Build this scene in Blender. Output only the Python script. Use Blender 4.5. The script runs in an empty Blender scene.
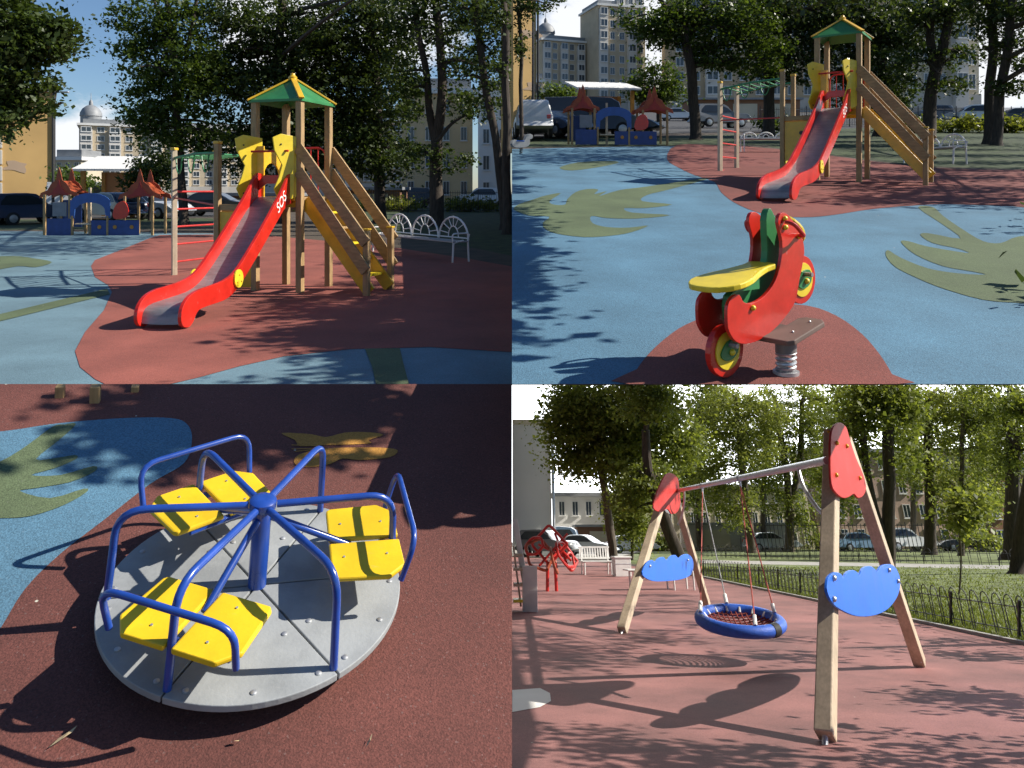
import bpy, bmesh, math, random
import numpy as np
from mathutils import Vector, Matrix
R = math.radians
random.seed(7)
RNG = np.random.default_rng(11)
SC = bpy.context.scene
COL = SC.collection
V = Vector
F = 750.0            # focal length of the camera in pixels
CX, CY = 512.0, 190.0  # its principal point
EYE = 1.6

# ------------------------------------------------------------------ objects
def tag(o, label=None, cat=None, group=None, kind=None):
    if label: o['label'] = label
    if cat: o['category'] = cat
    if group: o['group'] = group
    if kind: o['kind'] = kind
    return o

def thing(name, label, cat, M, group=None):
    o = bpy.data.objects.new(name, None)
    COL.objects.link(o)
    o.empty_display_size = 0.2
    o.matrix_world = M
    return tag(o, label, cat, group)

def copy_tree(o, parent=None):
    c = o.copy(); COL.objects.link(c)
    if parent is not None:
        c.parent = parent
    for ch in list(o.children):
        copy_tree(ch, c)
    return c

class MB:
    def __init__(s):
        s.v = []; s.f = []
    def add(s, vs, fs):
        n = len(s.v)
        s.v += [tuple(p) for p in vs]
        s.f += [tuple(i + n for i in f) for f in fs]
        return s
    def box(s, c, size, rot=None):
        hx, hy, hz = size[0]/2, size[1]/2, size[2]/2
        vs = [V((x, y, z)) for x in (-hx, hx) for y in (-hy, hy) for z in (-hz, hz)]
        if rot is not None: vs = [rot @ p for p in vs]
        c = V(c)
        return s.add([p + c for p in vs], [(0,1,3,2),(4,6,7,5),(0,4,5,1),(2,3,7,6),(0,2,6,4),(1,5,7,3)])
    def beam(s, a, b, w, h, up=(0,0,1)):
        a, b = V(a), V(b); d = (b-a); L = d.length; d.normalize()
        u = V(up); sd = d.cross(u)
        if sd.length < 1e-4: sd = d.cross(V((0,1,0)))
        sd.normalize(); u = sd.cross(d)
        vs = []
        for p in (a, b):
            for i, j in ((-1,-1),(1,-1),(1,1),(-1,1)):
                vs.append(p + sd*(i*w/2) + u*(j*h/2))
        return s.add(vs, [(0,1,2,3),(7,6,5,4),(0,4,5,1),(1,5,6,2),(2,6,7,3),(3,7,4,0)])
    def tube(s, pts, r, n=8, closed=False, caps=True):
        pts = [V(p) for p in pts]; m = len(pts)
        rs = r if isinstance(r, (list, tuple)) else [r]*m
        ref = None; vs = []
        for i, p in enumerate(pts):
            if closed: t = pts[(i+1) % m] - pts[i-1]
            else: t = pts[min(i+1, m-1)] - pts[max(i-1, 0)]
            t.normalize()
            if ref is None:
                ref = t.orthogonal().normalized()
            else:
                ref = (ref - t*ref.dot(t))
                ref = ref.normalized() if ref.length > 1e-6 else t.orthogonal().normalized()
            bi = t.cross(ref)
            for k in range(n):
                a = 2*math.pi*k/n
                vs.append(p + (ref*math.cos(a) + bi*math.sin(a))*rs[i])
        fs = []
        for i in range(m if closed else m-1):
            j = (i+1) % m
            for k in range(n):
                l = (k+1) % n
                fs.append((i*n+k, i*n+l, j*n+l, j*n+k))
        if not closed and caps:
            fs.append(tuple(range(n))[::-1]); fs.append(tuple((m-1)*n+k for k in range(n)))
        return s.add(vs, fs)
    def lathe(s, prof, n=16, M=None):
        M = M or Matrix()
        vs = []
        for r, z in prof:
            for k in range(n):
                a = 2*math.pi*k/n
                vs.append(M @ V((r*math.cos(a), r*math.sin(a), z)))
        fs = []
        for i in range(len(prof)-1):
            for k in range(n):
                l = (k+1) % n
                fs.append((i*n+k, i*n+l, (i+1)*n+l, (i+1)*n+k))
        fs.append(tuple(range(n))[::-1]); fs.append(tuple((len(prof)-1)*n+k for k in range(n)))
        return s.add(vs, fs)
    def prism(s, poly, t, M):
        """poly in the local xy plane of M, thickness t centred on it"""
        n = len(poly)
        vs = [M @ V((p[0], p[1], -t/2)) for p in poly] + [M @ V((p[0], p[1], t/2)) for p in poly]
        fs = [tuple(range(n))[::-1], tuple(range(n, 2*n))]
        for i in range(n):
            j = (i+1) % n
            fs.append((i, j, n+j, n+i))
        return s.add(vs, fs)
    def ball(s, c, r, n=8):
        prof = [(max(r*math.sin(math.pi*i/n), 1e-4), -r*math.cos(math.pi*i/n)) for i in range(n+1)]
        return s.lathe(prof, n, Matrix.Translation(V(c)))
    def build(s, name, mat, parent=None, smooth=False, bevel=0, kind=None):
        me = bpy.data.meshes.new(name)
        me.from_pydata(s.v, [], s.f)
        bm = bmesh.new(); bm.from_mesh(me)
        bmesh.ops.recalc_face_normals(bm, faces=bm.faces)
        big = [f for f in bm.faces if len(f.verts) > 4]
        if big: bmesh.ops.triangulate(bm, faces=big)
        bm.to_mesh(me); bm.free()
        me.materials.append(mat)
        o = bpy.data.objects.new(name, me)
        COL.objects.link(o)
        if parent is not None: o.parent = parent
        if smooth:
            me.polygons.foreach_set('use_smooth', [True]*len(me.polygons))
            me.set_sharp_from_angle(angle=R(40))
        if bevel:
            b = o.modifiers.new('bevel', 'BEVEL'); b.width = bevel; b.segments = 2
            b.limit_method = 'ANGLE'; b.angle_limit = R(35)
        if kind: o['kind'] = kind
        return o

def frame3(origin, ax, ay):
    ax = V(ax).normalized(); ay = V(ay); ay = (ay - ax*ay.dot(ax)).normalized(); az = ax.cross(ay)
    return Matrix(((ax.x, ay.x, az.x, origin[0]), (ax.y, ay.y, az.y, origin[1]), (ax.z, ay.z, az.z, origin[2]), (0,0,0,1)))

def smooth_poly(pts, k=4, closed=True):
    """Catmull-Rom through the points"""
    n = len(pts); out = []
    rng = range(n) if closed else range(n-1)
    for i in rng:
        if closed: p0, p1, p2, p3 = pts[i-1], pts[i], pts[(i+1) % n], pts[(i+2) % n]
        else: p0, p1, p2, p3 = pts[max(i-1,0)], pts[i], pts[i+1], pts[min(i+2,n-1)]
        for j in range(k):
            t = j/k
            out.append(tuple(0.5*((2*p1[a]) + (-p0[a]+p2[a])*t + (2*p0[a]-5*p1[a]+4*p2[a]-p3[a])*t*t + (-p0[a]+3*p1[a]-3*p2[a]+p3[a])*t**3) for a in range(len(p1))))
    if not closed: out.append(tuple(pts[-1]))
    return out

def bent(pts, r=0.08, k=4):
    """polyline with rounded corners"""
    pts = [V(p) for p in pts]; out = [pts[0]]
    for i in range(1, len(pts)-1):
        p, a, b = pts[i], pts[i-1], pts[i+1]
        da, db = (a-p), (b-p)
        q = min(r, da.length*0.45, db.length*0.45)
        s, e = p + da.normalized()*q, p + db.normalized()*q
        for j in range(k+1):
            t = j/k
            out.append(s*(1-t)**2 + p*2*t*(1-t) + e*t*t)
    out.append(pts[-1])
    return out

# ------------------------------------------------------------------ materials
MATS = {}
def nt_new(name):
    m = bpy.data.materials.new(name); m.use_nodes = True
    nt = m.node_tree; nt.nodes.clear()
    out = nt.nodes.new('ShaderNodeOutputMaterial')
    return m, nt, out

def mat(name, col, rough=0.5, var=0.12, scale=6.0, bump=0.0, bscale=60.0, metal=0.0, coat=0.0, stretch=None, speck=0.0, coord='Object', wear=0.0, emit=None, estr=0.0, spec=0.5):
    if name in MATS: return MATS[name]
    m, nt, out = nt_new(name)
    L = nt.links.new
    b = nt.nodes.new('ShaderNodeBsdfPrincipled')
    b.inputs['Roughness'].default_value = rough
    b.inputs['Metallic'].default_value = metal
    b.inputs['Specular IOR Level'].default_value = spec
    if coat:
        b.inputs['Coat Weight'].default_value = coat
        b.inputs['Coat Roughness'].default_value = 0.15
    tc = nt.nodes.new('ShaderNodeTexCoord')
    mp = nt.nodes.new('ShaderNodeMapping')
    if stretch: mp.inputs['Scale'].default_value = stretch
    L(tc.outputs[coord], mp.inputs['Vector'])
    n = nt.nodes.new('ShaderNodeTexNoise'); n.inputs['Scale'].default_value = scale; n.inputs['Detail'].default_value = 6
    L(mp.outputs[0], n.inputs['Vector'])
    rp = nt.nodes.new('ShaderNodeValToRGB')
    lo = [c*(1-var*1.6) for c in col]; hi = [min(1, c*(1+var)) for c in col]
    rp.color_ramp.elements[0].position = 0.3; rp.color_ramp.elements[1].position = 0.7
    rp.color_ramp.elements[0].color = (*lo, 1); rp.color_ramp.elements[1].color = (*hi, 1)
    L(n.outputs['Fac'], rp.inputs[0])
    csrc = rp.outputs[0]
    if speck:
        n2 = nt.nodes.new('ShaderNodeTexVoronoi'); n2.inputs['Scale'].default_value = 150
        L(tc.outputs[coord], n2.inputs['Vector'])
        hsv = nt.nodes.new('ShaderNodeMapRange')
        sep = nt.nodes.new('ShaderNodeSeparateColor'); L(n2.outputs['Color'], sep.inputs[0])
        L(sep.outputs[0], hsv.inputs[0]); hsv.inputs[3].default_value = 1-speck; hsv.inputs[4].default_value = 1+speck
        # sparse pale granules
        gt = nt.nodes.new('ShaderNodeMath'); gt.operation = 'GREATER_THAN'; gt.inputs[1].default_value = 0.99
        L(sep.outputs[1], gt.inputs[0])
        mul = nt.nodes.new('ShaderNodeMix'); mul.data_type = 'RGBA'; mul.blend_type = 'MULTIPLY'; mul.inputs[0].default_value = 1
        L(csrc, mul.inputs[6]); L(hsv.outputs[0], mul.inputs[7])
        mx = nt.nodes.new('ShaderNodeMix'); mx.data_type = 'RGBA'
        sc_ = nt.nodes.new('ShaderNodeMath'); sc_.operation = 'MULTIPLY'; sc_.inputs[1].default_value = 0.10
        L(gt.outputs[0], sc_.inputs[0]); L(sc_.outputs[0], mx.inputs[0]); L(mul.outputs[2], mx.inputs[6]); mx.inputs[7].default_value = (0.5,0.5,0.47,1)
        csrc = mx.outputs[2]
        # scattered petals and dust, faint worn patches
        v3 = nt.nodes.new('ShaderNodeTexVoronoi'); v3.inputs['Scale'].default_value = 2.6; L(tc.outputs[coord], v3.inputs['Vector'])
        l3 = nt.nodes.new('ShaderNodeMath'); l3.operation = 'LESS_THAN'; l3.inputs[1].default_value = 0.022; L(v3.outputs['Distance'], l3.inputs[0])
        m3 = nt.nodes.new('ShaderNodeMix'); m3.data_type = 'RGBA'; L(l3.outputs[0], m3.inputs[0]); L(csrc, m3.inputs[6]); m3.inputs[7].default_value = (0.55, 0.52, 0.42, 1)
        n4 = nt.nodes.new('ShaderNodeTexNoise'); n4.inputs['Scale'].default_value = 0.55; n4.inputs['Detail'].default_value = 8; n4.inputs['Roughness'].default_value = 0.65; L(tc.outputs[coord], n4.inputs['Vector'])
        r4 = nt.nodes.new('ShaderNodeMapRange'); r4.inputs[1].default_value = 0.35; r4.inputs[2].default_value = 0.68; r4.inputs[3].default_value = 0.80; r4.inputs[4].default_value = 1.16; L(n4.outputs['Fac'], r4.inputs[0])
        m4 = nt.nodes.new('ShaderNodeMix'); m4.data_type = 'RGBA'; m4.blend_type = 'MULTIPLY'; m4.inputs[0].default_value = 1; L(m3.outputs[2], m4.inputs[6]); L(r4.outputs[0], m4.inputs[7])
        csrc = m4.outputs[2]
    if wear:
        g = nt.nodes.new('ShaderNodeTexNoise'); g.inputs['Scale'].default_value = 3.2; g.inputs['Detail'].default_value = 10; g.inputs['Roughness'].default_value = .68
        L(tc.outputs[coord], g.inputs['Vector'])
        gr = nt.nodes.new('ShaderNodeMapRange'); gr.inputs[1].default_value = .40; gr.inputs[2].default_value = .62; gr.inputs[3].default_value = 1-wear*.9; gr.inputs[4].default_value = 1.03
        L(g.outputs['Fac'], gr.inputs[0])
        gm = nt.nodes.new('ShaderNodeMix'); gm.data_type = 'RGBA'; gm.blend_type = 'MULTIPLY'; gm.inputs[0].default_value = 1
        L(csrc, gm.inputs[6]); L(gr.outputs[0], gm.inputs[7])
        ms_ = nt.nodes.new('ShaderNodeMapping'); ms_.inputs['Scale'].default_value = (9, 60, 9); ms_.inputs['Rotation'].default_value = (.5, .4, .6)
        L(tc.outputs[coord], ms_.inputs['Vector'])
        sn = nt.nodes.new('ShaderNodeTexNoise'); sn.inputs['Scale'].default_value = 1.0; sn.inputs['Detail'].default_value = 3; L(ms_.outputs[0], sn.inputs['Vector'])
        sr = nt.nodes.new('ShaderNodeMapRange'); sr.inputs[1].default_value = .70; sr.inputs[2].default_value = .76; sr.inputs[4].default_value = min(1, wear*2.2); L(sn.outputs['Fac'], sr.inputs[0])
        sm = nt.nodes.new('ShaderNodeMix'); sm.data_type = 'RGBA'; L(sr.outputs[0], sm.inputs[0]); L(gm.outputs[2], sm.inputs[6])
        sm.inputs[7].default_value = (.5*col[0]+.22, .5*col[1]+.21, .5*col[2]+.19, 1)
        csrc = sm.outputs[2]
    L(csrc, b.inputs['Base Color'])
    # uneven gloss
    rr = nt.nodes.new('ShaderNodeMapRange'); rr.inputs[3].default_value = max(0.02, rough-0.08); rr.inputs[4].default_value = min(1, rough+0.12)
    L(n.outputs['Fac'], rr.inputs[0]); L(rr.outputs[0], b.inputs['Roughness'])
    if bump:
        n3 = nt.nodes.new('ShaderNodeTexNoise'); n3.inputs['Scale'].default_value = bscale; n3.inputs['Detail'].default_value = 4
        L(mp.outputs[0], n3.inputs['Vector'])
        bp = nt.nodes.new('ShaderNodeBump'); bp.inputs['Strength'].default_value = bump; bp.inputs['Distance'].default_value = 0.01
        L(n3.outputs['Fac'], bp.inputs['Height']); L(bp.outputs[0], b.inputs['Normal'])
    if emit:
        b.inputs['Emission Color'].default_value = (*emit, 1); b.inputs['Emission Strength'].default_value = estr
    L(b.outputs[0], out.inputs[0])
    MATS[name] = m
    return m

def leaf_mat(name, col, trans=0.35, var=0.35, warm=0.25):
    if name in MATS: return MATS[name]
    m, nt, out = nt_new(name); L = nt.links.new
    g = nt.nodes.new('ShaderNodeNewGeometry')
    rp = nt.nodes.new('ShaderNodeValToRGB')
    e = rp.color_ramp.elements
    e[0].color = (col[0]*(1-var), col[1]*(1-var), col[2]*(1-var), 1)
    e[1].color = (col[0]*(1+var+warm), col[1]*(1+var), col[2]*(1+var*0.4), 1)
    L(g.outputs['Random Per Island'], rp.inputs[0])
    d = nt.nodes.new('ShaderNodeBsdfPrincipled'); d.inputs['Roughness'].default_value = 0.45; d.inputs['Specular IOR Level'].default_value = 0.35
    t = nt.nodes.new('ShaderNodeBsdfTranslucent')
    mx = nt.nodes.new('ShaderNodeMixShader'); mx.inputs[0].default_value = trans
    bright = nt.nodes.new('ShaderNodeMix'); bright.data_type = 'RGBA'; bright.blend_type = 'MULTIPLY'; bright.inputs[0].default_value = 1
    bright.inputs[7].default_value = (1.5, 1.5, 0.7, 1)
    L(rp.outputs[0], bright.inputs[6])
    L(rp.outputs[0], d.inputs['Base Color']); L(bright.outputs[2], t.inputs['Color'])
    L(d.outputs[0], mx.inputs[1]); L(t.outputs[0], mx.inputs[2]); L(mx.outputs[0], out.inputs[0])
    MATS[name] = m
    return m

# ------------------------------------------------------------------ the four grounds
class Ground:
    """z = z0 + s*y + t*x ; up = direction in which things stand on it"""
    def __init__(s, z0, sy, sx, tilted):
        s.z0, s.sy, s.sx = z0, sy, sx
        n = V((-sx, -sy, 1)).normalized()
        s.n = n
        s.up = n if tilted else V((0,0,1))
        y = V((0, 1, sy)).normalized() if tilted else V((0,1,0))
        x = y.cross(s.up).normalized(); y = s.up.cross(x)
        s.B = Matrix(((x.x, y.x, s.up.x), (x.y, y.y, s.up.y), (x.z, y.z, s.up.z)))
    def z(s, x, y): return s.z0 + s.sy*y + s.sx*x
    def g(s, px, py, lift=0.0):
        dx, dz = (px-CX)/F, -(py-CY)/F
        t = (s.z0 + lift - EYE)/(dz - s.sy - s.sx*dx)
        return V((dx*t, t, EYE + dz*t))
    def gd(s, px, d, lift=0.0):
        x = (px-CX)/F*d
        return V((x, d, s.z(x, d)+lift))
    def h(s, b, row):
        k = row-CY
        return ((EYE-b.z)*F - k*b.y)/(F*s.up.z + k*s.up.y)
    def M(s, p, yaw=0.0):
        return Matrix.Translation(p) @ s.B.to_4x4() @ Matrix.Rotation(yaw, 4, 'Z')
def P(px, py, d): return V(((px-CX)/F*d, d, EYE - (py-CY)/F*d))
def on_plane(px, py, o, n):
    dr = V(((px-CX)/F, 1, -(py-CY)/F)); c = V((0,0,EYE))
    return c + dr*((V(o)-c).dot(n)/dr.dot(n))

Y0 = EYE*F/(384-CY)                      # where the upper left court meets the bank
UL = Ground(0.0, 0.0, 0.0, False)
LLT = -0.125
LL = Ground(-0.17*Y0, 0.17, LLT, True)
UR = Ground(EYE-1.65, (190-107)/F, 0.0, False)
LR = Ground(0.0, -(535-190)/F, 0.0, True)
SL = UR.sy
# ------------------------------------------------------------------ camera, sky, sun
cam = bpy.data.cameras.new('camera'); camo = bpy.data.objects.new('camera', cam); COL.objects.link(camo)
camo.location = (0, 0, EYE); camo.rotation_euler = (R(90), 0, 0)
cam.sensor_fit = 'HORIZONTAL'; cam.sensor_width = 36.0
cam.lens = 36.0*F/1024
cam.shift_y = -(384-CY)/1024.0
cam.clip_start = 0.05; cam.clip_end = 2000
SC.camera = camo
SC.view_settings.view_transform = 'Standard'; SC.view_settings.look = 'None'
SC.view_settings.gamma = 1; SC.view_settings.use_curve_mapping = False
SC.view_settings.exposure = 0.6
SC.cycles.max_bounces = 6; SC.cycles.transparent_max_bounces = 8
SC.cycles.use_denoising = True
SUN_EL, SUN_AZ = R(36.5), R(6)     # azimuth from +X towards +Y
sd = V((math.cos(SUN_EL)*math.cos(SUN_AZ), math.cos(SUN_EL)*math.sin(SUN_AZ), math.sin(SUN_EL)))
sl = bpy.data.lights.new('sun', 'SUN'); sl.energy = 5.0; sl.angle = R(0.5); sl.color = (1.0, 0.94, 0.84)
so = bpy.data.objects.new('sun', sl); COL.objects.link(so)
so.rotation_euler = (-sd).to_track_quat('-Z', 'Y').to_euler(); so.location = (30, 5, 30)

w = bpy.data.worlds.new('World'); SC.world = w; w.use_nodes = True
nt = w.node_tree; nt.nodes.clear(); L = nt.links.new
wo = nt.nodes.new('ShaderNodeOutputWorld'); bg = nt.nodes.new('ShaderNodeBackground'); bg.inputs[1].default_value = 0.075
sky = nt.nodes.new('ShaderNodeTexSky'); sky.sky_type = 'NISHITA'; sky.sun_disc = False
sky.sun_elevation = SUN_EL; sky.sun_rotation = R(90)-SUN_AZ; sky.air_density = 1.0; sky.dust_density = 0.2; sky.ozone_density = 5.5
tc = nt.nodes.new('ShaderNodeTexCoord')
mp = nt.nodes.new('ShaderNodeMapping'); mp.inputs['Scale'].default_value = (1, 1, 2.0)
L(tc.outputs['Generated'], mp.inputs['Vector'])
cn = nt.nodes.new('ShaderNodeTexNoise'); cn.inputs['Scale'].default_value = 7.0; cn.inputs['Detail'].default_value = 9; cn.inputs['Roughness'].default_value = 0.6
L(mp.outputs[0], cn.inputs['Vector'])
def blob(px, py, r0, r1):
    d = V(((px-CX)/F, 1, -(py-CY)/F)).normalized()
    dot = nt.nodes.new('ShaderNodeVectorMath'); dot.operation = 'DISTANCE'
    L(tc.outputs['Generated'], dot.inputs[0]); dot.inputs[1].default_value = d
    mr = nt.nodes.new('ShaderNodeMapRange'); mr.inputs[1].default_value = r0; mr.inputs[2].default_value = r1
    mr.inputs[3].default_value = 1; mr.inputs[4].default_value = 0
    L(dot.outputs['Value'], mr.inputs[0]); return mr.outputs[0]
prev = None
for b in ((80, 165, 0.03, 0.11), (30, 160, 0.03, 0.10), (600, 30, 0.02, 0.13), (400, 20, 0.03, 0.12), (900, 60, 0.1, 0.25), (700, 60, .1, .2), (290, 30, .04, .12)):
    o_ = blob(*b)
    if prev is None: prev = o_
    else:
        mx_ = nt.nodes.new('ShaderNodeMath'); mx_.operation = 'MAXIMUM'; L(prev, mx_.inputs[0]); L(o_, mx_.inputs[1]); prev = mx_.outputs[0]
ad = nt.nodes.new('ShaderNodeMath'); ad.operation = 'MULTIPLY_ADD'; ad.inputs[1].default_value = 1.4; L(cn.outputs['Fac'], ad.inputs[0])
sc_ = nt.nodes.new('ShaderNodeMath'); sc_.operation = 'MULTIPLY'; sc_.inputs[1].default_value = 0.75; L(prev, sc_.inputs[0]); L(sc_.outputs[0], ad.inputs[2])
mr = nt.nodes.new('ShaderNodeMapRange'); mr.interpolation_type = 'SMOOTHSTEP'; mr.inputs[1].default_value = 0.98; mr.inputs[2].default_value = 1.25
L(ad.outputs[0], mr.inputs[0])
cc = nt.nodes.new('ShaderNodeMix'); cc.data_type = 'RGBA'
L(mr.outputs[0], cc.inputs[0]); L(sky.outputs[0], cc.inputs[6]); cc.inputs[7].default_value = (8.6, 8.8, 9.2, 1)
L(cc.outputs[2], bg.inputs[0]); L(bg.outputs[0], wo.inputs[0])

# ------------------------------------------------------------------ surfaces
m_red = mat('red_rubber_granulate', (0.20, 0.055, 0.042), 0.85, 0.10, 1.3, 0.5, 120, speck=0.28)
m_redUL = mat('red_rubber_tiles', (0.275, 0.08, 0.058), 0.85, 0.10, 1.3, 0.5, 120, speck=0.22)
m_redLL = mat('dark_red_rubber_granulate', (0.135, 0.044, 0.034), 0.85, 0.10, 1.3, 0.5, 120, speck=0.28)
m_blueUL = mat('pale_blue_rubber', (0.135, 0.225, 0.27), 0.85, 0.08, 1.3, 0.5, 120, speck=0.2)
m_redLR = mat('worn_red_rubber', (0.275, 0.122, 0.112), 0.85, 0.14, 1.1, 0.4, 120, speck=0.2)
m_blue = mat('blue_rubber_granulate', (0.085, 0.19, 0.275), 0.85, 0.08, 1.3, 0.5, 120, speck=0.25)
m_olive = mat('olive_rubber_granulate', (0.10, 0.135, 0.065), 0.85, 0.08, 1.6, 0.5, 120, speck=0.25)
m_must = mat('mustard_rubber_granulate', (0.42, 0.20, 0.035), 0.85, 0.08, 1.6, 0.5, 120, speck=0.2)
m_white_mark = mat('white_rubber', (0.75, 0.74, 0.70), 0.8, 0.05, 2)
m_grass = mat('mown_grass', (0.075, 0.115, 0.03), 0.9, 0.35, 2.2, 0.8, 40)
m_dgrass = mat('shade_dark_grass', (0.045, 0.065, 0.022), 0.9, 0.4, 2.2, 0.8, 40)  # grass with the deep tree shade put into its colour
m_earth = mat('bare_earth', (0.085, 0.065, 0.045), 0.95, 0.25, 1.5, 0.5, 30)
m_asph = mat('asphalt', (0.06, 0.06, 0.062), 0.9, 0.15, 2, 0.4, 90, speck=0.2)
m_conc = mat('pale_concrete', (0.36, 0.35, 0.33), 0.85, 0.12, 2.5, 0.3, 40)

def slab(name, tops, mat_, drops, kind='structure', label=None, cat=None):
    mb = MB(); n = len(tops)
    bots = [V(p) - V((0, 0, d)) for p, d in zip(tops, drops)]
    mb.add(list(tops)+bots, [tuple(range(n)), tuple(range(n, 2*n))[::-1]] + [(i, n+i, n+(i+1) % n, (i+1) % n) for i in range(n)])
    o = mb.build(name, mat_)
    return tag(o, label, cat, kind=kind)

def sheet(G, name, pix, mat_, lift, smooth=0, clip=None):
    pts = smooth_poly(pix, smooth) if smooth else pix
    if clip: pts = [(min(max(x, clip[0]), clip[2]), min(max(y, clip[1]), clip[3])) for x, y in pts]
    out = []
    for p in pts:
        if not out or abs(p[0]-out[-1][0]) + abs(p[1]-out[-1][1]) > 0.05: out.append(p)
    mb = MB(); mb.add([G.g(x, y, lift) for x, y in out], [tuple(range(len(out)))])
    return tag(mb.build(name, mat_), kind='structure')

# --- court of the big slide (upper left)
slab('ground', [V((0, Y0, 0)), V((0, 250, 0)), V((-260, 250, 0)), V((-40, Y0, 0))], m_earth, [0.4]*4)
sheet(UL, 'blue_rubber_surface', [(-250, 384), (-250, 229), (0, 231), (120, 232), (250, 234), (390, 248), (512, 268), (512, 384)], m_blueUL, 0.004)
sheet(UL, 'red_rubber_surface', [(512, 266.5), (470, 259), (385, 246), (250, 234), (160, 235), (150, 238), (128, 247), (95, 260), (91, 266), (95, 277), (108, 285), (112, 292), (104, 310), (85, 332), (75, 351), (80, 367), (95, 379), (105, 384), (170, 384), (200, 377), (240, 366), (285, 356), (350, 349), (430, 347), (512, 352)], m_redUL, 0.008)
sheet(UL, 'green_rubber_stroke', [(-30, 323), (0, 314), (107, 288.5), (110, 294), (0, 321), (-30, 330)], m_olive, 0.012)
sheet(UL, 'green_rubber_stem', [(365, 348.6), (400, 348.2), (403, 362), (409, 384), (376, 384), (372, 366)], m_olive, 0.012)
sheet(UL, 'green_rubber_leaf', [(-10, 258), (14, 256), (32, 258), (52, 262), (36, 267), (18, 266), (-10, 270)], m_olive, 0.012, 3)
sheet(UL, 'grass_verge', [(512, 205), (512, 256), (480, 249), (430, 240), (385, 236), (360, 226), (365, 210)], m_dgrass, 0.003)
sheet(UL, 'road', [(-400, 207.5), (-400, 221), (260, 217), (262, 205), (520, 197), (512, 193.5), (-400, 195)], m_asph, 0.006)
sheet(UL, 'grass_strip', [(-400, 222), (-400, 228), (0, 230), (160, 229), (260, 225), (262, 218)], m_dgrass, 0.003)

# --- bank with the roundabout (lower left)
tl = [LL.g(512, 384), LL.g(-160, 384), LL.g(-160, 1000), LL.g(512, 1000)]
slab('bank', tl, m_earth, [0.5, 0.5, 0.5, 0.5])
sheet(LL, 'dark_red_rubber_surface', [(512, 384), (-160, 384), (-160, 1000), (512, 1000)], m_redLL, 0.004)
sheet(LL, 'blue_rubber_patch', [(-100, 441), (0, 431.5), (60, 423), (125, 418), (170, 418), (187, 424), (192, 440), (184, 463), (150, 484), (105, 519), (60, 554), (25, 589), (0, 629), (-40, 690), (-90, 800), (-180, 800), (-190, 450)], m_blue, 0.008, 5)
def half(pts, ox=0, oy=384): return [(x/2+ox, y/2+oy) for x, y in pts]
sheet(LL, 'green_palm_leaf', half([(-60, 170), (0, 155), (55, 122), (105, 85), (128, 81), (152, 80), (118, 112), (72, 150), (110, 148), (150, 142), (152, 150), (110, 168), (62, 182), (120, 182), (186, 164), (190, 174), (140, 196), (70, 208), (40, 214), (100, 228), (168, 209), (172, 217), (125, 243), (60, 264), (0, 268), (-60, 270)]), m_olive, 0.012, 3)
sheet(LL, 'yellow_butterfly_marking', half([(563, 98), (620, 100), (652, 106), (690, 97), (730, 96), (767, 101), (738, 112), (742, 118), (700, 121), (650, 122), (600, 124), (590, 112)]), m_must, 0.008, 3)
sheet(LL, 'yellow_butterfly_wing', half([(590, 160), (596, 142), (640, 130), (690, 127), (760, 127), (795, 132), (780, 146), (720, 152), (685, 149), (660, 160), (620, 166)]), m_must, 0.008, 3)
for a, b in (((583, 121), (640, 123)), ((583, 129), (630, 128)), ((590, 134), (625, 130.5))):
    sheet(LL, 'yellow_feeler_line', half([a, b, (b[0], b[1]+1.6), (a[0], a[1]+1.6)]), m_must, 0.009)

# --- sloping court with the spring rider (upper right): a deck with an open underside
YR = (EYE-UR.z0)/(UR.sy + (384-CY)/F)
k = (1026-CX)/F
def deck_pt(x, y, d=0): return V((x, y, UR.z(x, y)-d))
mb = MB()
ys = [(YR, 0.006), (YR+0.5, 0.1), (YR+2.0, 0.3), (250, 0.4)]
vs = []
for y, d in ys:
    vs += [deck_pt(0, y), deck_pt(k*y, y), deck_pt(0, y, d), deck_pt(k*y, y, d)]
fs = [(0, 2, 3, 1), (12, 13, 15, 14)]
for i in range(3):
    a, b = 4*i, 4*i+4
    fs += [(a, a+1, b+1, b), (a+2, b+2, b+3, a+3), (a, b, b+2, a+2), (a+1, a+3, b+3, b+1)]
mb.add(vs, fs)
tag(mb.build('terrace', m_earth), kind='structure')
sheet(UR, 'blue_rubber_court', [(512, 384), (512, 149), (600, 147), (690, 146), (780, 150), (920, 168), (1045, 172), (1045, 384)], m_blue, 0.004)
def uh(pts): return [(512+x/2, y/2) for x, y in pts]
sheet(UR, 'red_rubber_area', uh([(330, 290), (310, 318), (335, 336), (365, 350), (405, 364), (418, 384), (445, 405), (490, 424), (545, 433), (600, 434), (655, 428), (720, 418), (800, 411), (860, 408), (940, 410), (1000, 412), (1066, 412), (1066, 344), (1000, 340), (820, 334), (540, 299), (420, 291)]), m_red, 0.008, 3, clip=(512, 0, 1045, 384))
sheet(UR, 'red_rubber_island', uh([(234, 770), (250, 738), (275, 706), (310, 674), (350, 648), (420, 622), (500, 608), (590, 611), (650, 632), (700, 668), (735, 708), (760, 748), (768, 770)]), m_red, 0.008, 3, clip=(512, 0, 1045, 384))
def q4(pts, ox, oy): return [(ox+x/4, oy+y/4) for x, y in pts]
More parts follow.
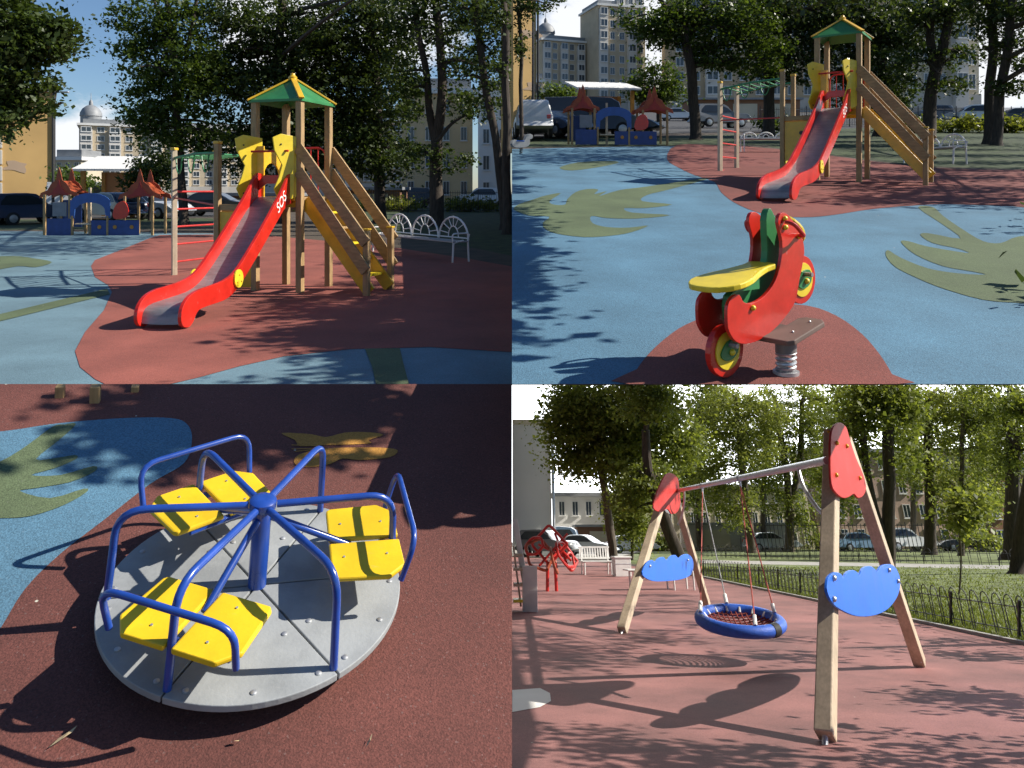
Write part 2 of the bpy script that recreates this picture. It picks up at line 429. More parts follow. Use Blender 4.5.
sheet(UR, 'green_palm_frond', q4([(8, 70), (30, 48), (90, 28), (130, 15), (195, 4), (150, 36), (168, 50), (212, 50), (222, 28), (255, 0), (300, -12), (345, -10), (330, 8), (380, -4), (350, 16), (430, -8), (540, -22), (760, -55), (775, -50), (620, -8), (540, 12), (520, 36), (640, 50), (530, 64), (450, 64), (480, 82), (632, 92), (500, 106), (380, 104), (318, 96), (322, 124), (380, 140), (470, 142), (545, 134), (480, 160), (400, 174), (290, 180), (180, 166), (132, 146), (124, 122), (150, 98), (70, 94)], 512, 192), m_olive, 0.008, 3, clip=(512.2, 0, 1045, 384))
sheet(UR, 'green_palm_branch', q4([(600, 62), (660, 60), (700, 95), (780, 150), (860, 196), (930, 204), (1000, 178), (1100, 185), (1140, 300), (1100, 438), (1000, 442), (860, 430), (700, 385), (600, 345), (510, 300), (472, 255), (480, 232), (530, 262), (640, 305), (760, 325), (870, 330), (820, 318), (700, 296), (590, 250), (532, 200), (560, 196), (640, 218), (800, 244), (760, 226), (660, 204), (610, 172), (640, 164), (770, 186), (700, 130)], 768, 192), m_olive, 0.008, 3, clip=(512, 0, 1045, 384))
sheet(UR, 'green_rubber_blotch', uh([(95, 335), (130, 325), (180, 322), (215, 324), (180, 333), (120, 341)]), m_olive, 0.008, 3)
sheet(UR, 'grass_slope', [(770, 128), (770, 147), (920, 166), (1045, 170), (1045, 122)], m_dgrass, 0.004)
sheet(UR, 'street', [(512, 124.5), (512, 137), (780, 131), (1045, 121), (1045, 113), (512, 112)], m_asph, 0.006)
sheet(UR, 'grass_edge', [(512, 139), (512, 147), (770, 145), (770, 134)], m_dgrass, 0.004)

# --- sunken court with the swing (lower right)
def lrp(x, y): return V((x, y, LR.z(x, y)))
slab('sunken_ground', [lrp(0, 3.2), lrp(14, 3.2), lrp(170, 168), lrp(0, 168)], m_earth, [0.5]*4)
sheet(LR, 'worn_red_rubber_surface', [(512, 900), (1300, 900), (1300, 703), (1024, 645.5), (860, 611), (760, 590), (700, 577.5), (640, 567), (580, 560), (512, 557)], m_redLR, 0.006)
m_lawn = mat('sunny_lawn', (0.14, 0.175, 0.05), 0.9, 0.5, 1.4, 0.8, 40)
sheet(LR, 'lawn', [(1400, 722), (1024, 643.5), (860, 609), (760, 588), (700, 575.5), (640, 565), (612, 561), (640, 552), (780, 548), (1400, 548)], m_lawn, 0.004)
sheet(LR, 'white_rubber_marking', [(470, 692), (512, 690), (540, 688), (550, 693), (551, 701), (540, 707), (512, 712), (470, 716)], m_white_mark, 0.010, 0, clip=(512.3, 0, 1100, 900))
sheet(LR, 'driveway', [(512, 556), (575, 558.5), (612, 559), (640, 551), (640, 547), (512, 547)], m_conc, 0.008)
sheet(LR, 'garden_path', [(700, 560), (1400, 572), (1400, 577), (700, 563)], m_conc, 0.008)
# kerb between rubber and lawn
kb = MB()
kp = [(1300, 703), (1024, 645.5), (860, 611), (760, 590), (700, 577.5), (640, 567)]
for (x0, y0), (x1, y1) in zip(kp, kp[1:]):
    kb.beam(LR.g(x0, y0-0.6), LR.g(x1, y1-0.6), 0.09, 0.1, LR.n)
tag(kb.build('kerb', m_conc), kind='structure')

# sky low behind the sunken court: pale glare
ms, nts, outs = nt_new('hazy_white_sky')
em = nts.nodes.new('ShaderNodeEmission'); em.inputs[0].default_value = (0.93, 0.97, 1.0, 1); em.inputs[1].default_value = 3.2
nts.links.new(em.outputs[0], outs.inputs[0])
mb = MB()
n_ = 14; vs = []
for i in range(n_+1):
    a = -0.15 + 1.15*i/n_
    x, y = 165*math.sin(a)+0.0, 165*math.cos(a)
    x = max(x, 0.0)
    top = UR.z(x, y) - 0.5; bot = LR.z(x, y) - 1.0
    if a > 0.66: top = min(top, 8.0)
    vs += [V((x, y, bot)), V((x, y, top))]
mb.add(vs, [(2*i, 2*i+2, 2*i+3, 2*i+1) for i in range(n_)])
tag(mb.build('sky', ms), kind='structure')

# retaining wall between the left and right levels
m_wall = mat('rendered_retaining_wall', (0.55, 0.53, 0.50), 0.9, 0.1, 0.7, 0.2, 8)
mb = MB()
pr = [(2.2, LL.z(0, 2.2)-0.02), (Y0, -0.02), (167, -0.02)]
lo = [(2.2, -3.2), (3.2, LR.z(0, 3.2)-0.3), (167, LR.z(0, 167)-0.3)]
poly = pr + lo[::-1]
mb.prism([(y, z) for y, z in poly], 0.3, Matrix(((0,0,-1,-0.155),(1,0,0,0),(0,1,0,0),(0,0,0,1))))
tag(mb.build('retaining_wall', m_wall), 'tall pale rendered retaining wall between the upper courts and the sunken court', 'wall')

# and the one that carries the left edge of the sloping terrace
mb = MB()
ys_ = [6.4, 12, 30, 80, 248]
poly = [(y, -0.03) for y in ys_] + [(y, UR.z(0, y)-(.31 if y < 7 else .42)) for y in ys_[::-1]]
mb.prism(poly, 0.2, Matrix(((0,0,-1,0.105),(1,0,0,0),(0,1,0,0),(0,0,0,1))))
tag(mb.build('retaining_wall', m_wall), 'low wedge-shaped retaining wall under the left edge of the sloping blue court', 'wall')
# blades of grass on the near part of the lawn
def grass_blades():
    n = 42000; P0 = []
    rng = np.random.default_rng(5)
    xs = rng.uniform(690, 1060, n); f = rng.uniform(0, 1, n)**1.6
    kx = [640, 700, 760, 860, 1024, 1300]; ky = [565, 575.5, 588, 609, 643.5, 701]
    rows = np.interp(xs, kx, ky) - .8 - f*(np.interp(xs, kx, ky)-568)
    d = np.stack([(xs-CX)/F, np.ones(n), -(rows-CY)/F], 1)
    t = (LR.z0 - EYE)/(d[:, 2] - LR.sy); b = d*t[:, None] + np.array([0, 0, EYE])
    h = rng.uniform(.02, .055, n)[:, None]; a = rng.uniform(0, 6.28, n); w = .005 + .0006*t
    sd_ = np.stack([np.cos(a), np.sin(a), 0*a], 1)*w[:, None]; ln = rng.normal(size=(n, 3))*.03
    v = np.empty((n, 3, 3)); v[:, 0] = b-sd_; v[:, 1] = b+sd_; v[:, 2] = b + np.array(LR.n)*h + ln
    me = bpy.data.meshes.new('grass'); me.vertices.add(n*3); me.vertices.foreach_set('co', v.reshape(-1))
    me.loops.add(n*3); me.loops.foreach_set('vertex_index', np.arange(n*3)); me.polygons.add(n)
    me.polygons.foreach_set('loop_start', np.arange(n)*3); me.polygons.foreach_set('loop_total', np.full(n, 3)); me.update(calc_edges=True)
    me.materials.append(leaf_mat('grass_blade', (.12, .16, .04), .4))
    o = bpy.data.objects.new('grass', me); COL.objects.link(o); tag(o, 'short mown grass along the hoop fence of the lawn', 'grass', kind='stuff')
grass_blades()
# ------------------------------------------------------------------ paints
m_wood = mat('glued_pine', (0.41, 0.265, 0.12), 0.6, 0.16, 7, 0.15, 40, stretch=(6, 6, 0.7), wear=.22)
m_woodp = mat('pine_plank', (0.39, 0.25, 0.11), 0.6, 0.18, 6, 0.15, 40, stretch=(1.2, 5, 5), wear=.22)
m_woodl = mat('pale_larch', (0.56, 0.45, 0.32), 0.6, 0.10, 7, 0.12, 40, stretch=(6, 6, 0.6), wear=.22)
m_yel = mat('yellow_paint', (0.75, 0.44, 0.018), 0.35, 0.06, 4, 0.05, 20, coat=0.2, wear=.22)
m_yelb = mat('lemon_yellow_paint', (0.80, 0.60, 0.03), 0.38, 0.05, 4, 0.05, 25, coat=0.15, wear=.13)
m_redp = mat('red_paint', (0.62, 0.022, 0.012), 0.30, 0.08, 5, 0.05, 20, coat=0.3, wear=.22)
m_redt = mat('red_enamelled_tube', (0.50, 0.02, 0.015), 0.4, 0.1, 8)
m_grn = mat('green_paint', (0.035, 0.22, 0.07), 0.4, 0.1, 5, 0.05, 20, wear=.22)
m_grnt = mat('green_enamelled_tube', (0.03, 0.21, 0.08), 0.4, 0.1, 8)
m_steel = mat('brushed_steel', (0.30, 0.30, 0.305), 0.4, 0.15, 4, 0.1, 60, metal=0.45, stretch=(1, 12, 1), wear=.22)
m_galv = mat('galvanised_steel', (0.55, 0.56, 0.57), 0.4, 0.12, 9, metal=0.7)
m_whitep = mat('white_paint', (0.72, 0.71, 0.68), 0.5, 0.06, 5)
m_black = mat('black_steel', (0.02, 0.02, 0.022), 0.5, 0.2, 9)
m_blk = mat('black_rubber', (0.015, 0.015, 0.016), 0.7, 0.2, 9)
m_bluep = mat('blue_paint', (0.015, 0.11, 0.55), 0.32, 0.08, 5, 0.05, 20, coat=0.25, wear=.22)
m_navy = mat('dark_blue_board', (0.025, 0.06, 0.22), 0.5, 0.12, 5)
m_orange = mat('orange_red_board', (0.33, 0.062, 0.02), 0.5, 0.2, 4)
m_ochre = mat('ochre_board', (0.50, 0.22, 0.03), 0.5, 0.15, 4)

def text_mesh(txt, size, M, mat_, parent, name='lettering', depth=0.002, shear=0.0):
    cu = bpy.data.curves.new('tmp', 'FONT'); cu.body = txt; cu.size = size; cu.extrude = depth; cu.shear = shear
    cu.align_x = 'CENTER'; cu.align_y = 'CENTER'
    ob = bpy.data.objects.new('tmp', cu); COL.objects.link(ob)
    dg = bpy.context.evaluated_depsgraph_get()
    me = bpy.data.meshes.new_from_object(ob.evaluated_get(dg))
    bpy.data.objects.remove(ob); bpy.data.curves.remove(cu)
    me.transform(M); me.materials.clear(); me.materials.append(mat_); me.name = name
    o = bpy.data.objects.new(name, me); COL.objects.link(o); o.parent = parent
    return o

def YZ(x): return Matrix(((0,0,1,x),(1,0,0,0),(0,1,0,0),(0,0,0,1)))      # local (x,y) -> (Y,Z) at this X
def XZ(y): return Matrix(((1,0,0,0),(0,0,-1,y),(0,1,0,0),(0,0,0,1)))     # local (x,y) -> (X,Z) at this Y

def play_tower(M, label, S=0.82, L=2.8, runx=1.35, bars=(2.6, 25), dk=1.5, slide_yaw=0.0, drop=0.0):
    """tower on four posts; slide along -Y, stair along +X, monkey bars along -X"""
    t = thing('play_tower', label, 'play tower', M, 'play towers with a red slide')
    h = S/2; PH = 3.05
    for sx in (-1, 1):
        for sy in (-1, 1):
            mb = MB().box((sx*h, sy*h, PH/2-0.15), (0.1, 0.1, PH+0.3))
            mb.build('post', m_wood, t, bevel=0.008)
    # roof
    e = h+0.075; ap = V((0, 0, PH+0.36)); c4 = [V((-e,-e,PH-0.03)), V((e,-e,PH-0.03)), V((e,e,PH-0.03)), V((-e,e,PH-0.03))]
    mb = MB()
    dn = V((0, 0, -0.04))
    mb.add(c4+[ap]+[p+dn for p in c4]+[ap+dn], [(0,1,4),(1,2,4),(2,3,4),(3,0,4),(6,5,9),(7,6,9),(8,7,9),(5,8,9),(0,5,6,1),(1,6,7,2),(2,7,8,3),(3,8,5,0)])
    rf = mb.build('roof', m_grn, t)
    for p in c4:
        MB().beam(p+(p-ap).normalized()*0.02+V((0,0,0.01)), ap+V((0,0,0.012)), 0.085, 0.03).build('ridge', m_yel, rf, bevel=0.005)
    MB().lathe([(0.065, PH+0.33), (0.07, PH+0.38), (0.04, PH+0.41), (0.035, PH+0.44), (0.001, PH+0.45)], 12).build('finial', m_yel, rf, smooth=True)
    # deck
    MB().box((0, 0, dk-0.04), (S+0.06, S-0.12, 0.06)).build('deck', m_woodp, t, bevel=0.004)
    MB().box((0, -h+0.0, dk-0.1), (S-0.11, 0.05, 0.14)).box((0, h, dk-0.1), (S-0.11, 0.05, 0.14)).build('deck_beam', m_yel, t, bevel=0.004)
    # slide
    sl_ = MB()
    top = [(-.06, 1.80), (.05, 1.86), (.16, 1.85), (.27, 1.74), (.5, 1.50), (1.0, 1.06), (1.5, .66), (1.72, .52), (1.95, .455), (2.25, .43), (2.5, .415), (2.68, .36), (2.79, .25), (2.81, .12), (2.76, .04), (2.66, .02), (2.58, .07), (2.52, .15), (2.42, .19), (2.15, .20), (1.92, .21), (1.72, .27), (1.5, .40), (1.1, .70), (.6, 1.10), (.25, 1.36), (-.06, 1.44)]
    k_ = L/2.8; dkk = dk/1.5
    prof = smooth_poly([(-(u*k_)-h-0.02, z*dkk-drop*max(u, 0)/2.8) for u, z in top], 3)
    wd = 0.265
    sroot = MB()
    bed = smooth_poly([(0, 1.50), (.2, 1.46), (.5, 1.27), (1, .85), (1.5, .47), (1.85, .315), (2.3, .28), (2.6, .26), (2.72, .20), (2.76, .08)], 4, closed=False)
    vs = []
    for u, z in bed:
        y = -(u*k_)-h; z = z*dkk-drop*u/2.8
        for xx, dz in ((-wd+.02, 0), (-wd*.6, -.008), (0, -.012), (wd*.6, -.008), (wd-.02, 0)):
            vs.append((xx, y, z+dz))
    nb = len(bed); fs = []
    for i in range(nb-1):
        for j in range(4): fs.append((i*5+j, i*5+j+1, (i+1)*5+j+1, (i+1)*5+j))
    vs2 = [(a, b, c-0.012) for a, b, c in vs]; m_ = len(vs)
    fs2 = [tuple(i+m_ for i in f[::-1]) for f in fs]
    sl_.add(vs+vs2, fs+fs2)
    s = sl_.build('slide', m_steel, t, smooth=True)
    for sx in (-1, 1):
        MB().prism(prof, 0.045, YZ(sx*wd)).build('side_panel', m_redp, s, bevel=0.012)
    # entrance hood between the side panels
    arch = [(wd-0.03)*math.cos(a*math.pi/10) for a in range(11)]
    MB().prism([(-wd+.024, 1.60*dkk), (-wd+.024, 1.74*dkk), (-.16, 1.83*dkk), (.16, 1.83*dkk), (wd-.024, 1.74*dkk), (wd-.024, 1.60*dkk), (.12, 1.70*dkk), (-.12, 1.70*dkk)], 0.04, XZ(-h-0.13)).build('hood', m_redp, s, bevel=0.01)
    for sx in (-1, 1):
        y = -(1.66*k_)-h; z = .44*dkk-drop*1.66/2.8
        MX = Matrix.Translation(V((sx*(wd+0.036), y, z))) @ Matrix.Rotation(R(90), 4, 'Y')
        d_ = MB().lathe([(.12, -.012), (.12, .012)], 24, MX).build('yellow_disc', m_yelb, s, bevel=0.004)
        b_ = MB()
        for a, r_ in ((90, .05), (215, .07), (325, .07)):
            b_.ball(V((sx*(wd+.052), y+r_*math.cos(R(a)), z+r_*math.sin(R(a)))), .012, 6)
        b_.build('disc_stud', m_yel, d_)
    zf_ = drop*2.2/2.8; MB().beam((0, -(2.2*k_)-h, -0.1-zf_), (0, -(2.2*k_)-h, .27*dkk-zf_), .07, .07).box((0, -(2.2*k_)-h, .255*dkk-zf_), (.4, .12, .02)).build('slide_foot', m_galv, s)
    a_ = R(slide_yaw); pv = V((0, -h, 0)); s.rotation_euler = (0, 0, a_); s.location = pv - Matrix.Rotation(a_, 3, 'Z') @ pv
    # SOS on the upper part of the side facing the stair
    ang = math.atan2(-(1.06-1.50)*dkk, .5*k_)
    cu = V((0, -(.47*k_)-h, 1.40*dkk-drop*.47/2.8))
    mt = mat('white_lettering', (0.85, 0.83, 0.8), 0.5, 0.03)
    # reading upwards along the board on the +X side
    ax = V((0, math.cos(ang), math.sin(ang))); az = V((1, 0, 0)); ay = az.cross(ax)
    T_ = Matrix(((ax.x, ay.x, az.x, wd+.0255), (ax.y, ay.y, az.y, cu.y), (ax.z, ay.z, az.z, cu.z), (0,0,0,1)))
    text_mesh('SOS', .22, T_ @ Matrix.Translation(V((0.02, 0.0, 0))), mt, s, shear=0.15)
    # yellow butterfly boards beside the slide mouth
    bf = smooth_poly([(-.10, 2.42), (.20, 2.46), (.33, 2.40), (.30, 2.2), (.18, 1.98), (.23, 1.80), (.31, 1.62), (.25, 1.48), (.10, 1.43), (-.05, 1.50), (-.10, 1.8), (-.10, 2.1)], 1)
    for sx in (-1, 1):
        bo = MB().prism([(-u, z*dkk) for u, z in bf], .03, Matrix.Translation(V((sx*(wd+.075), -h-.08, 0))) @ Matrix.Rotation(R(-32), 4, 'Z') @ YZ(0)).build('butterfly_board', m_yelb, t, bevel=.006)
        for u, z in ((.2, 2.3), (.2, 1.55)):
            MB().ball(Matrix.Translation(V((sx*(wd+.075), -h-.08, 0))) @ Matrix.Rotation(R(-32), 4, 'Z') @ V((.02, -u, z*dkk)), .014, 6).build('stud', m_black, bo)
    MB().tube([(-wd-.07, -h-.2, 2.2*dkk), (wd+.07, -h-.2, 2.2*dkk)], .017, 8).build('grab_bar', m_redt, t, smooth=True)
    MB().box((h-.13, -h-.065, 1.86*dkk), (.17, .03, .86)).build('front_board', m_yel, t, bevel=.006)
    MB().box((-h+.13, -h-.065, 1.86*dkk), (.17, .03, .86)).build('front_board', m_yel, t, bevel=.006)
    # red tube guard at the back
    gd = MB()
    gd.tube(bent([(-h+.06, h, 1.55), (-h+.06, h, 2.3), (h-.06, h, 2.3), (h-.06, h, 1.55)], .15), .017, 8)
    for i in range(1, 5): gd.tube([(-h+.06+i*(S-.12)/5, h, 1.58), (-h+.06+i*(S-.12)/5, h, 2.28)], .01, 6)
    gd.build('back_guard', m_redt, t, smooth=True)
    # stair along +X
    x0, x1 = h, h+runx
    st = None
    for sy in (-1, 1):
        y = sy*(h-.02)
        mb = MB(); mb.beam((x0+.03, y-sy*.07, dk-.06), (x1+.02, y-sy*.07, .05), .045, .20)
        o = mb.build('stair_stringer', m_yel, t, bevel=.006)
        # bottom post with yellow cap
        MB().box((x1, y, .42), (.09, .09, 1.14)).build('stair_post', m_wood, t, bevel=.008)
        MB().box((x1, y, 1.005), (.11, .11, .03)).build('post_cap', m_yel, t, bevel=.01)
        for z0, z1, q in ((2.26, .80, 0), (1.90, .38, .0)):
            MB().beam((x0+.0, y+sy*.072, z0*dkk), (x1+.03, y+sy*.072, z1), .04, .175).build('handrail', m_woodp, t, bevel=.006)
    for i in range(5):
        f_ = (i+1)/6
        MB().box((x0+runx*f_, 0, (dk-.05)*(1-f_)+.03), (.2, S-.24, .035)).build('step', m_yelb if i % 2 == 0 else m_woodp, t, bevel=.005)
    # climbing wall and bars along -X
    xa = -h-.72
    for yy in (-h, h):
        MB().box((xa, yy, 1.1), (.09, .09, 2.5)).build('side_post', m_wood, t, bevel=.008)
        MB().box((xa, yy, 2.37), (.11, .11, .05)).build('post_cap', m_yel, t, bevel=.012)
    wl = MB(); wl.prism([(xa+.05, .05), (-h-.05, .05), (-h-.05, 1.25), (xa+.05, 1.25)], .03, XZ(-h))
    wlo = wl.build('climbing_wall', m_yel, t, bevel=.005)
    for zz in (.42, 1.0):
        MB().lathe([(.045, -.006), (.045, .006)], 14, Matrix.Translation(V((xa+.40, -h-.02, zz))) @ Matrix.Rotation(R(90), 4, 'X')).build('hand_hole', m_black, wlo)
    ar = [(-h+.06, 1.5), (-h+.06, 2.25), (h-.06, 2.25), (h-.06, 1.5), (.22, 1.5)] + [(.22*math.cos(R(a)), 1.78+.26*math.sin(R(a))) for a in range(0, 181, 18)] + [(-.22, 1.5)]
    MB().prism(ar, .03, YZ(-h+.0)).build('arch_panel', m_yel, t, bevel=.005)
    MB().beam((xa, -h, 1.32), (-h, -h, 1.32), .04, .1).beam((xa, h, 1.32), (-h, h, 1.32), .04, .1).build('side_rail', m_woodp, t, bevel=.005)
    MB().box(((xa-h)/2, 0, 1.25), (.68, S-.1, .05)).build('side_deck', m_woodp, t, bevel=.004)
    bl, ba = bars[0], R(bars[1])
    dx, dy = -math.cos(ba), math.sin(ba)
    ends = []
    for yy in (-h, h):
        a = V((xa, yy, 2.2)); b = V((xa+dx*bl, yy*1.4+dy*bl, 2.2)); ends.append((a, b))
        MB().box((b.x, b.y, 1.1), (.09, .09, 2.5), Matrix.Rotation(-ba, 3, 'Z')).build('ladder_post', m_woodl, t, bevel=.008)
        MB().box((b.x, b.y, 2.37), (.11, .11, .05)).build('post_cap', m_yel, t, bevel=.012)
        MB().tube([a, a.lerp(b, .5)+V((0, 0, .03)), b], .024, 8).build('overhead_rail', m_grnt, t, smooth=True)
    for i in range(1, 8):
        f_ = i/8
        MB().tube([ends[0][0].lerp(ends[0][1], f_), ends[1][0].lerp(ends[1][1], f_)], .017, 6).build('overhead_rung', m_grnt, t, smooth=True)
    for f_ in (.18, .5, .8):
        a = ends[0][0].lerp(ends[0][1], f_); b = ends[0][0].lerp(ends[0][1], f_+.16)
        MB().tube(smooth_poly([a, a.lerp(b, .2)-V((0,0,.22)), a.lerp(b, .5)-V((0,0,.3)), a.lerp(b, .8)-V((0,0,.22)), b], 4, False), .013, 6).build('hand_ring', m_grnt, t, smooth=True)
    p, q = ends[0][1], ends[1][1]
    for z in (.25, .58, .91, 1.24, 1.57):
        MB().tube([V((p.x, p.y, z)), V((q.x, q.y, z))], .018, 8).build('ladder_rung', m_redt, t, smooth=True)
    MB().tube([ends[0][0]-V((0,0,.85)), ends[0][0].lerp(ends[0][1], .98)-V((0,0,.75))], .016, 6).build('low_rail', m_redt, t, smooth=True)
    return t

def tower_frame(G, px, py, yaw):
    """px,py = foot of the near post (+h,-h)"""
    p = G.g(px, py); rot = G.B @ Matrix.Rotation(yaw, 3, 'Z')
    c = p - rot @ V((.41, -.41, 0))
    c.z = G.z(c.x, c.y) if G.up.z > .999 else c.z
    return G.M(c, yaw)
TUL = play_tower(tower_frame(UL, 300, 293, R(-18)), 'wooden tower with green roof whose red SOS slide ends on plain red ground', L=3.25, runx=1.15, bars=(2.6, 36), slide_yaw=12)
TUR = play_tower(tower_frame(UR, 858, 182, R(-36)), 'wooden tower with green roof and red slide, standing beyond the red spring motorbike', L=4.35, runx=1.2, bars=(2.05, 32), drop=.42, slide_yaw=0); TUR.scale = (1.07, 1.07, 1.07)

# ------------------------------------------------------------------ benches with fan backs
def fan_bench(M, label, W=1.9, n=3, seat=m_whitep):
    t = thing('park_bench', label, 'bench', M, 'white benches')
    for x in (-W/2, W/2):
        mb = MB(); mb.tube(bent([(x, -.38, 0), (x, -.36, .44), (x, -.1, .48)], .06), .022, 8); mb.tube(bent([(x, .05, 0), (x, .02, .5), (x, .06, .62)], .1), .022, 8)
        mb.tube(bent([(x, -.36, .40), (x, -.40, .64), (x, .02, .64)], .1), .018, 8)
        mb.build('end_frame', m_whitep, t, smooth=True)
    for i in range(4):
        MB().box((0, -.34+i*.11, .455), (W+.04, .085, .03)).build('seat_slat', seat, t, bevel=.006)
    w_ = W/n
    for i in range(n):
        cx = -W/2+w_*(i+.5); r = w_/2-.015; mb = MB()
        arc = [(cx+r*math.cos(R(a)), .05, .48+r*.82*math.sin(R(a))) for a in range(0, 181, 15)]
        mb.tube(arc, .022, 8)
        arc2 = [(cx+r*.35*math.cos(R(a)), .05, .52+r*.42*math.sin(R(a))) for a in range(0, 181, 30)]
        mb.tube(arc2, .013, 6)
        for a in (20, 45, 70, 90, 110, 135, 160):
            mb.tube([(cx+r*.35*math.cos(R(a)), .05, .52+r*.42*math.sin(R(a))), (cx+r*math.cos(R(a)), .05, .48+r*.82*math.sin(R(a)))], .011, 6)
        mb.tube([(cx-r, .05, .52), (cx+r, .05, .52)], .016, 6)
        mb.build('fan_back', m_whitep, t, smooth=True)
    return t
def bench_at(G, pxl, pyl, pxr, pyr, label, n=3):
    a, b = G.g(pxl, pyl), G.g(pxr, pyr)
    mid = (a+b)/2; yaw = math.atan2(b.y-a.y, b.x-a.x)
    return fan_bench(G.M(mid, yaw), label, (b-a).length, n)
m_bseat = mat('grey_bench_slat', (0.33, 0.31, 0.30), 0.6, .1, 5)
a, b = UL.g(386, 251), UL.g(467, 262)
fan_bench(UL.M((a+b)/2, math.atan2(b.y-a.y, b.x-a.x)), 'white bench with three fan-shaped back arches right of the wooden stair, behind no motorbike', (b-a).length, 3, m_bseat)
a, b = UR.g(915, 163), UR.g(965, 168)
fan_bench(UR.M((a+b)/2, math.atan2(b.y-a.y, b.x-a.x)), 'white bench with two fan arches at the right of the sloping blue court', (b-a).length, 2, m_bseat)
a, b = UR.g(741, 152), UR.g(792, 152)
fan_bench(UR.M((a+b)/2, math.atan2(b.y-a.y, b.x-a.x)), 'white fan-back bench half hidden behind the red ladder and yellow climbing wall', (b-a).length, 3, m_bseat)

# ------------------------------------------------------------------ spring rider
def spring_rider(M, s=1.0):
    t = thing('spring_rider', 'red wooden motorbike spring rider with yellow seat and brown footrest on red ground', 'spring rider', M)
    t.scale = (s, s, s)
    Mt = Matrix.Translation(V((0, 0, .10))) @ Matrix.Rotation(R(-13), 4, 'Y')   # nose slightly up
    def X(y): return Mt @ XZ(y)
    side = smooth_poly([(-.56, .50), (-.53, .60), (-.46, .645), (-.38, .635), (-.34, .565), (-.24, .525), (-.08, .53), (.08, .60), (.19, .73), (.24, .88), (.22, 1.04), (.27, 1.10), (.35, 1.08), (.43, .99), (.51, .86), (.53, .74), (.49, .64), (.41, .52), (.35, .41), (.27, .33), (.05, .25), (-.15, .22), (-.34, .235), (-.49, .30), (-.56, .41)], 3)
    for y in (-.135, .135):
        o = MB().prism(side, .03, X(y)).build('side_board', m_redp, t, bevel=.008)
        for x, z in ((-.25, .49), (.30, .98), (.47, .86), (.31, 1.05)):
            MB().ball(Mt @ V((x, y+(.022 if y > 0 else -.022), z)), .022, 8).build('bolt_cap', m_yelb, o, smooth=True)
    core = smooth_poly([(-.35, .36), (-.35, .60), (-.1, .62), (.12, .68), (.2, .80), (.24, 1.05), (.31, 1.13), (.36, 1.06), (.44, .85), (.46, .6), (.36, .45), (.1, .36)], 3)
    MB().prism(core, .06, X(0)).build('core_board', m_grn, t, bevel=.006)
    # seat
    sp = smooth_poly([(-.62, 0), (-.59, -.14), (-.45, -.225), (-.28, -.215), (-.12, -.16), (.05, -.12), (.17, -.11), (.17, .11), (.05, .12), (-.12, .16), (-.28, .215), (-.45, .225), (-.59, .14)], 3)
    MB().prism(sp, .045, Mt @ Matrix.Translation(V((0, 0, .705))) @ Matrix.Rotation(R(3), 4, 'Y')).build('seat', m_yelb, t, bevel=.012)
    MB().box(Mt @ V((-.2, 0, .65)), (.3, .2, .08)).build('seat_block', m_grn, t)
    for wx, wz, nm in ((-.46, .20, 'rear_wheel'), (.63, .43, 'front_wheel')):
        c = Mt @ V((wx, 0, wz)); MW = Matrix.Translation(c) @ Matrix.Rotation(R(90), 4, 'X')
        w_ = MB().lathe([(.205, -.025), (.205, .025)], 28, MW).build(nm, m_redp, t, bevel=.01)
        for s_ in (-1, 1):
            MB().lathe([(.145, -.008), (.145, .008)], 28, Matrix.Translation(c+V((0, s_*.028, 0))) @ Matrix.Rotation(R(90), 4, 'X')).build('hub_disc', m_ochre if False else m_yelb, w_, bevel=.003)
            leafp = smooth_poly([(-.10, -.02), (-.03, .07), (.08, .08), (.11, .0), (.05, -.06), (-.04, -.07)], 3)
            MB().prism(leafp, .014, Matrix.Translation(c+V((0, s_*.042, 0))) @ XZ(0)).build('hub_leaf', m_grn, w_, bevel=.002)
            MB().ball(c+V((.02, s_*.055, -.01)), .026, 8).build('hub_bolt', m_yelb, w_, smooth=True)
        MB().tube([c+V((0, -.12, .05)), c+V((0, .12, .05))], .02, 8).build('axle', m_steel, w_)
    for y in (-.165, .165):
        MB().tube(smooth_poly([Mt @ V((.29, y, 1.03)), Mt @ V((.32, y*1.35, 1.0)), Mt @ V((.37, y*1.5, .92)), Mt @ V((.43, y*1.35, .88)), Mt @ V((.46, y, .87))], 4, False), .016, 8).build('handle', m_redt, t, smooth=True)
    MB().lathe([(.155, -.012), (.155, .012)], 24, Mt @ Matrix.Translation(V((.55, 0, .88))) @ Matrix.Rotation(R(70), 4, 'Y')).build('headlamp_board', m_yelb, t, bevel=.004)
    fp = [(-.16, -.36), (-.12, -.40), (.30, -.40), (.35, -.35), (.35, -.22), (.31, -.17), (.14, -.17), (.14, .17), (.31, .17), (.35, .22), (.35, .35), (.30, .40), (-.12, .40), (-.16, .36)]
    m_fr = mat('brown_footrest_board', (.16, .105, .085), .6, .1, 6)
    fr = MB().prism(fp, .04, Mt @ Matrix.Translation(V((-.02, -.0, .21)))).build('footrest', m_fr, t, bevel=.008)
    for x, y in ((0, -.3), (.24, -.3), (0, .3), (.24, .3)): MB().ball(Mt @ V((x, y, .232)), .01, 6).build('screw', m_galv, fr)
    MB().lathe([(.07, .14), (.08, .15), (.08, .285), (.06, .29)], 20, Matrix.Translation(V((-.02, -.22, 0)))).build('spring_cup', mat('grey_brown_steel', (.22, .19, .185), .5, .15, 8, metal=.3), t, smooth=True)
    co = [(.068*math.cos(a)-.02, .068*math.sin(a)-.22, .01+.15*a/(2*math.pi*4)) for a in np.linspace(0, 2*math.pi*4, 80)]
    MB().tube(co, .014, 6).build('spring', m_galv, t, smooth=True)
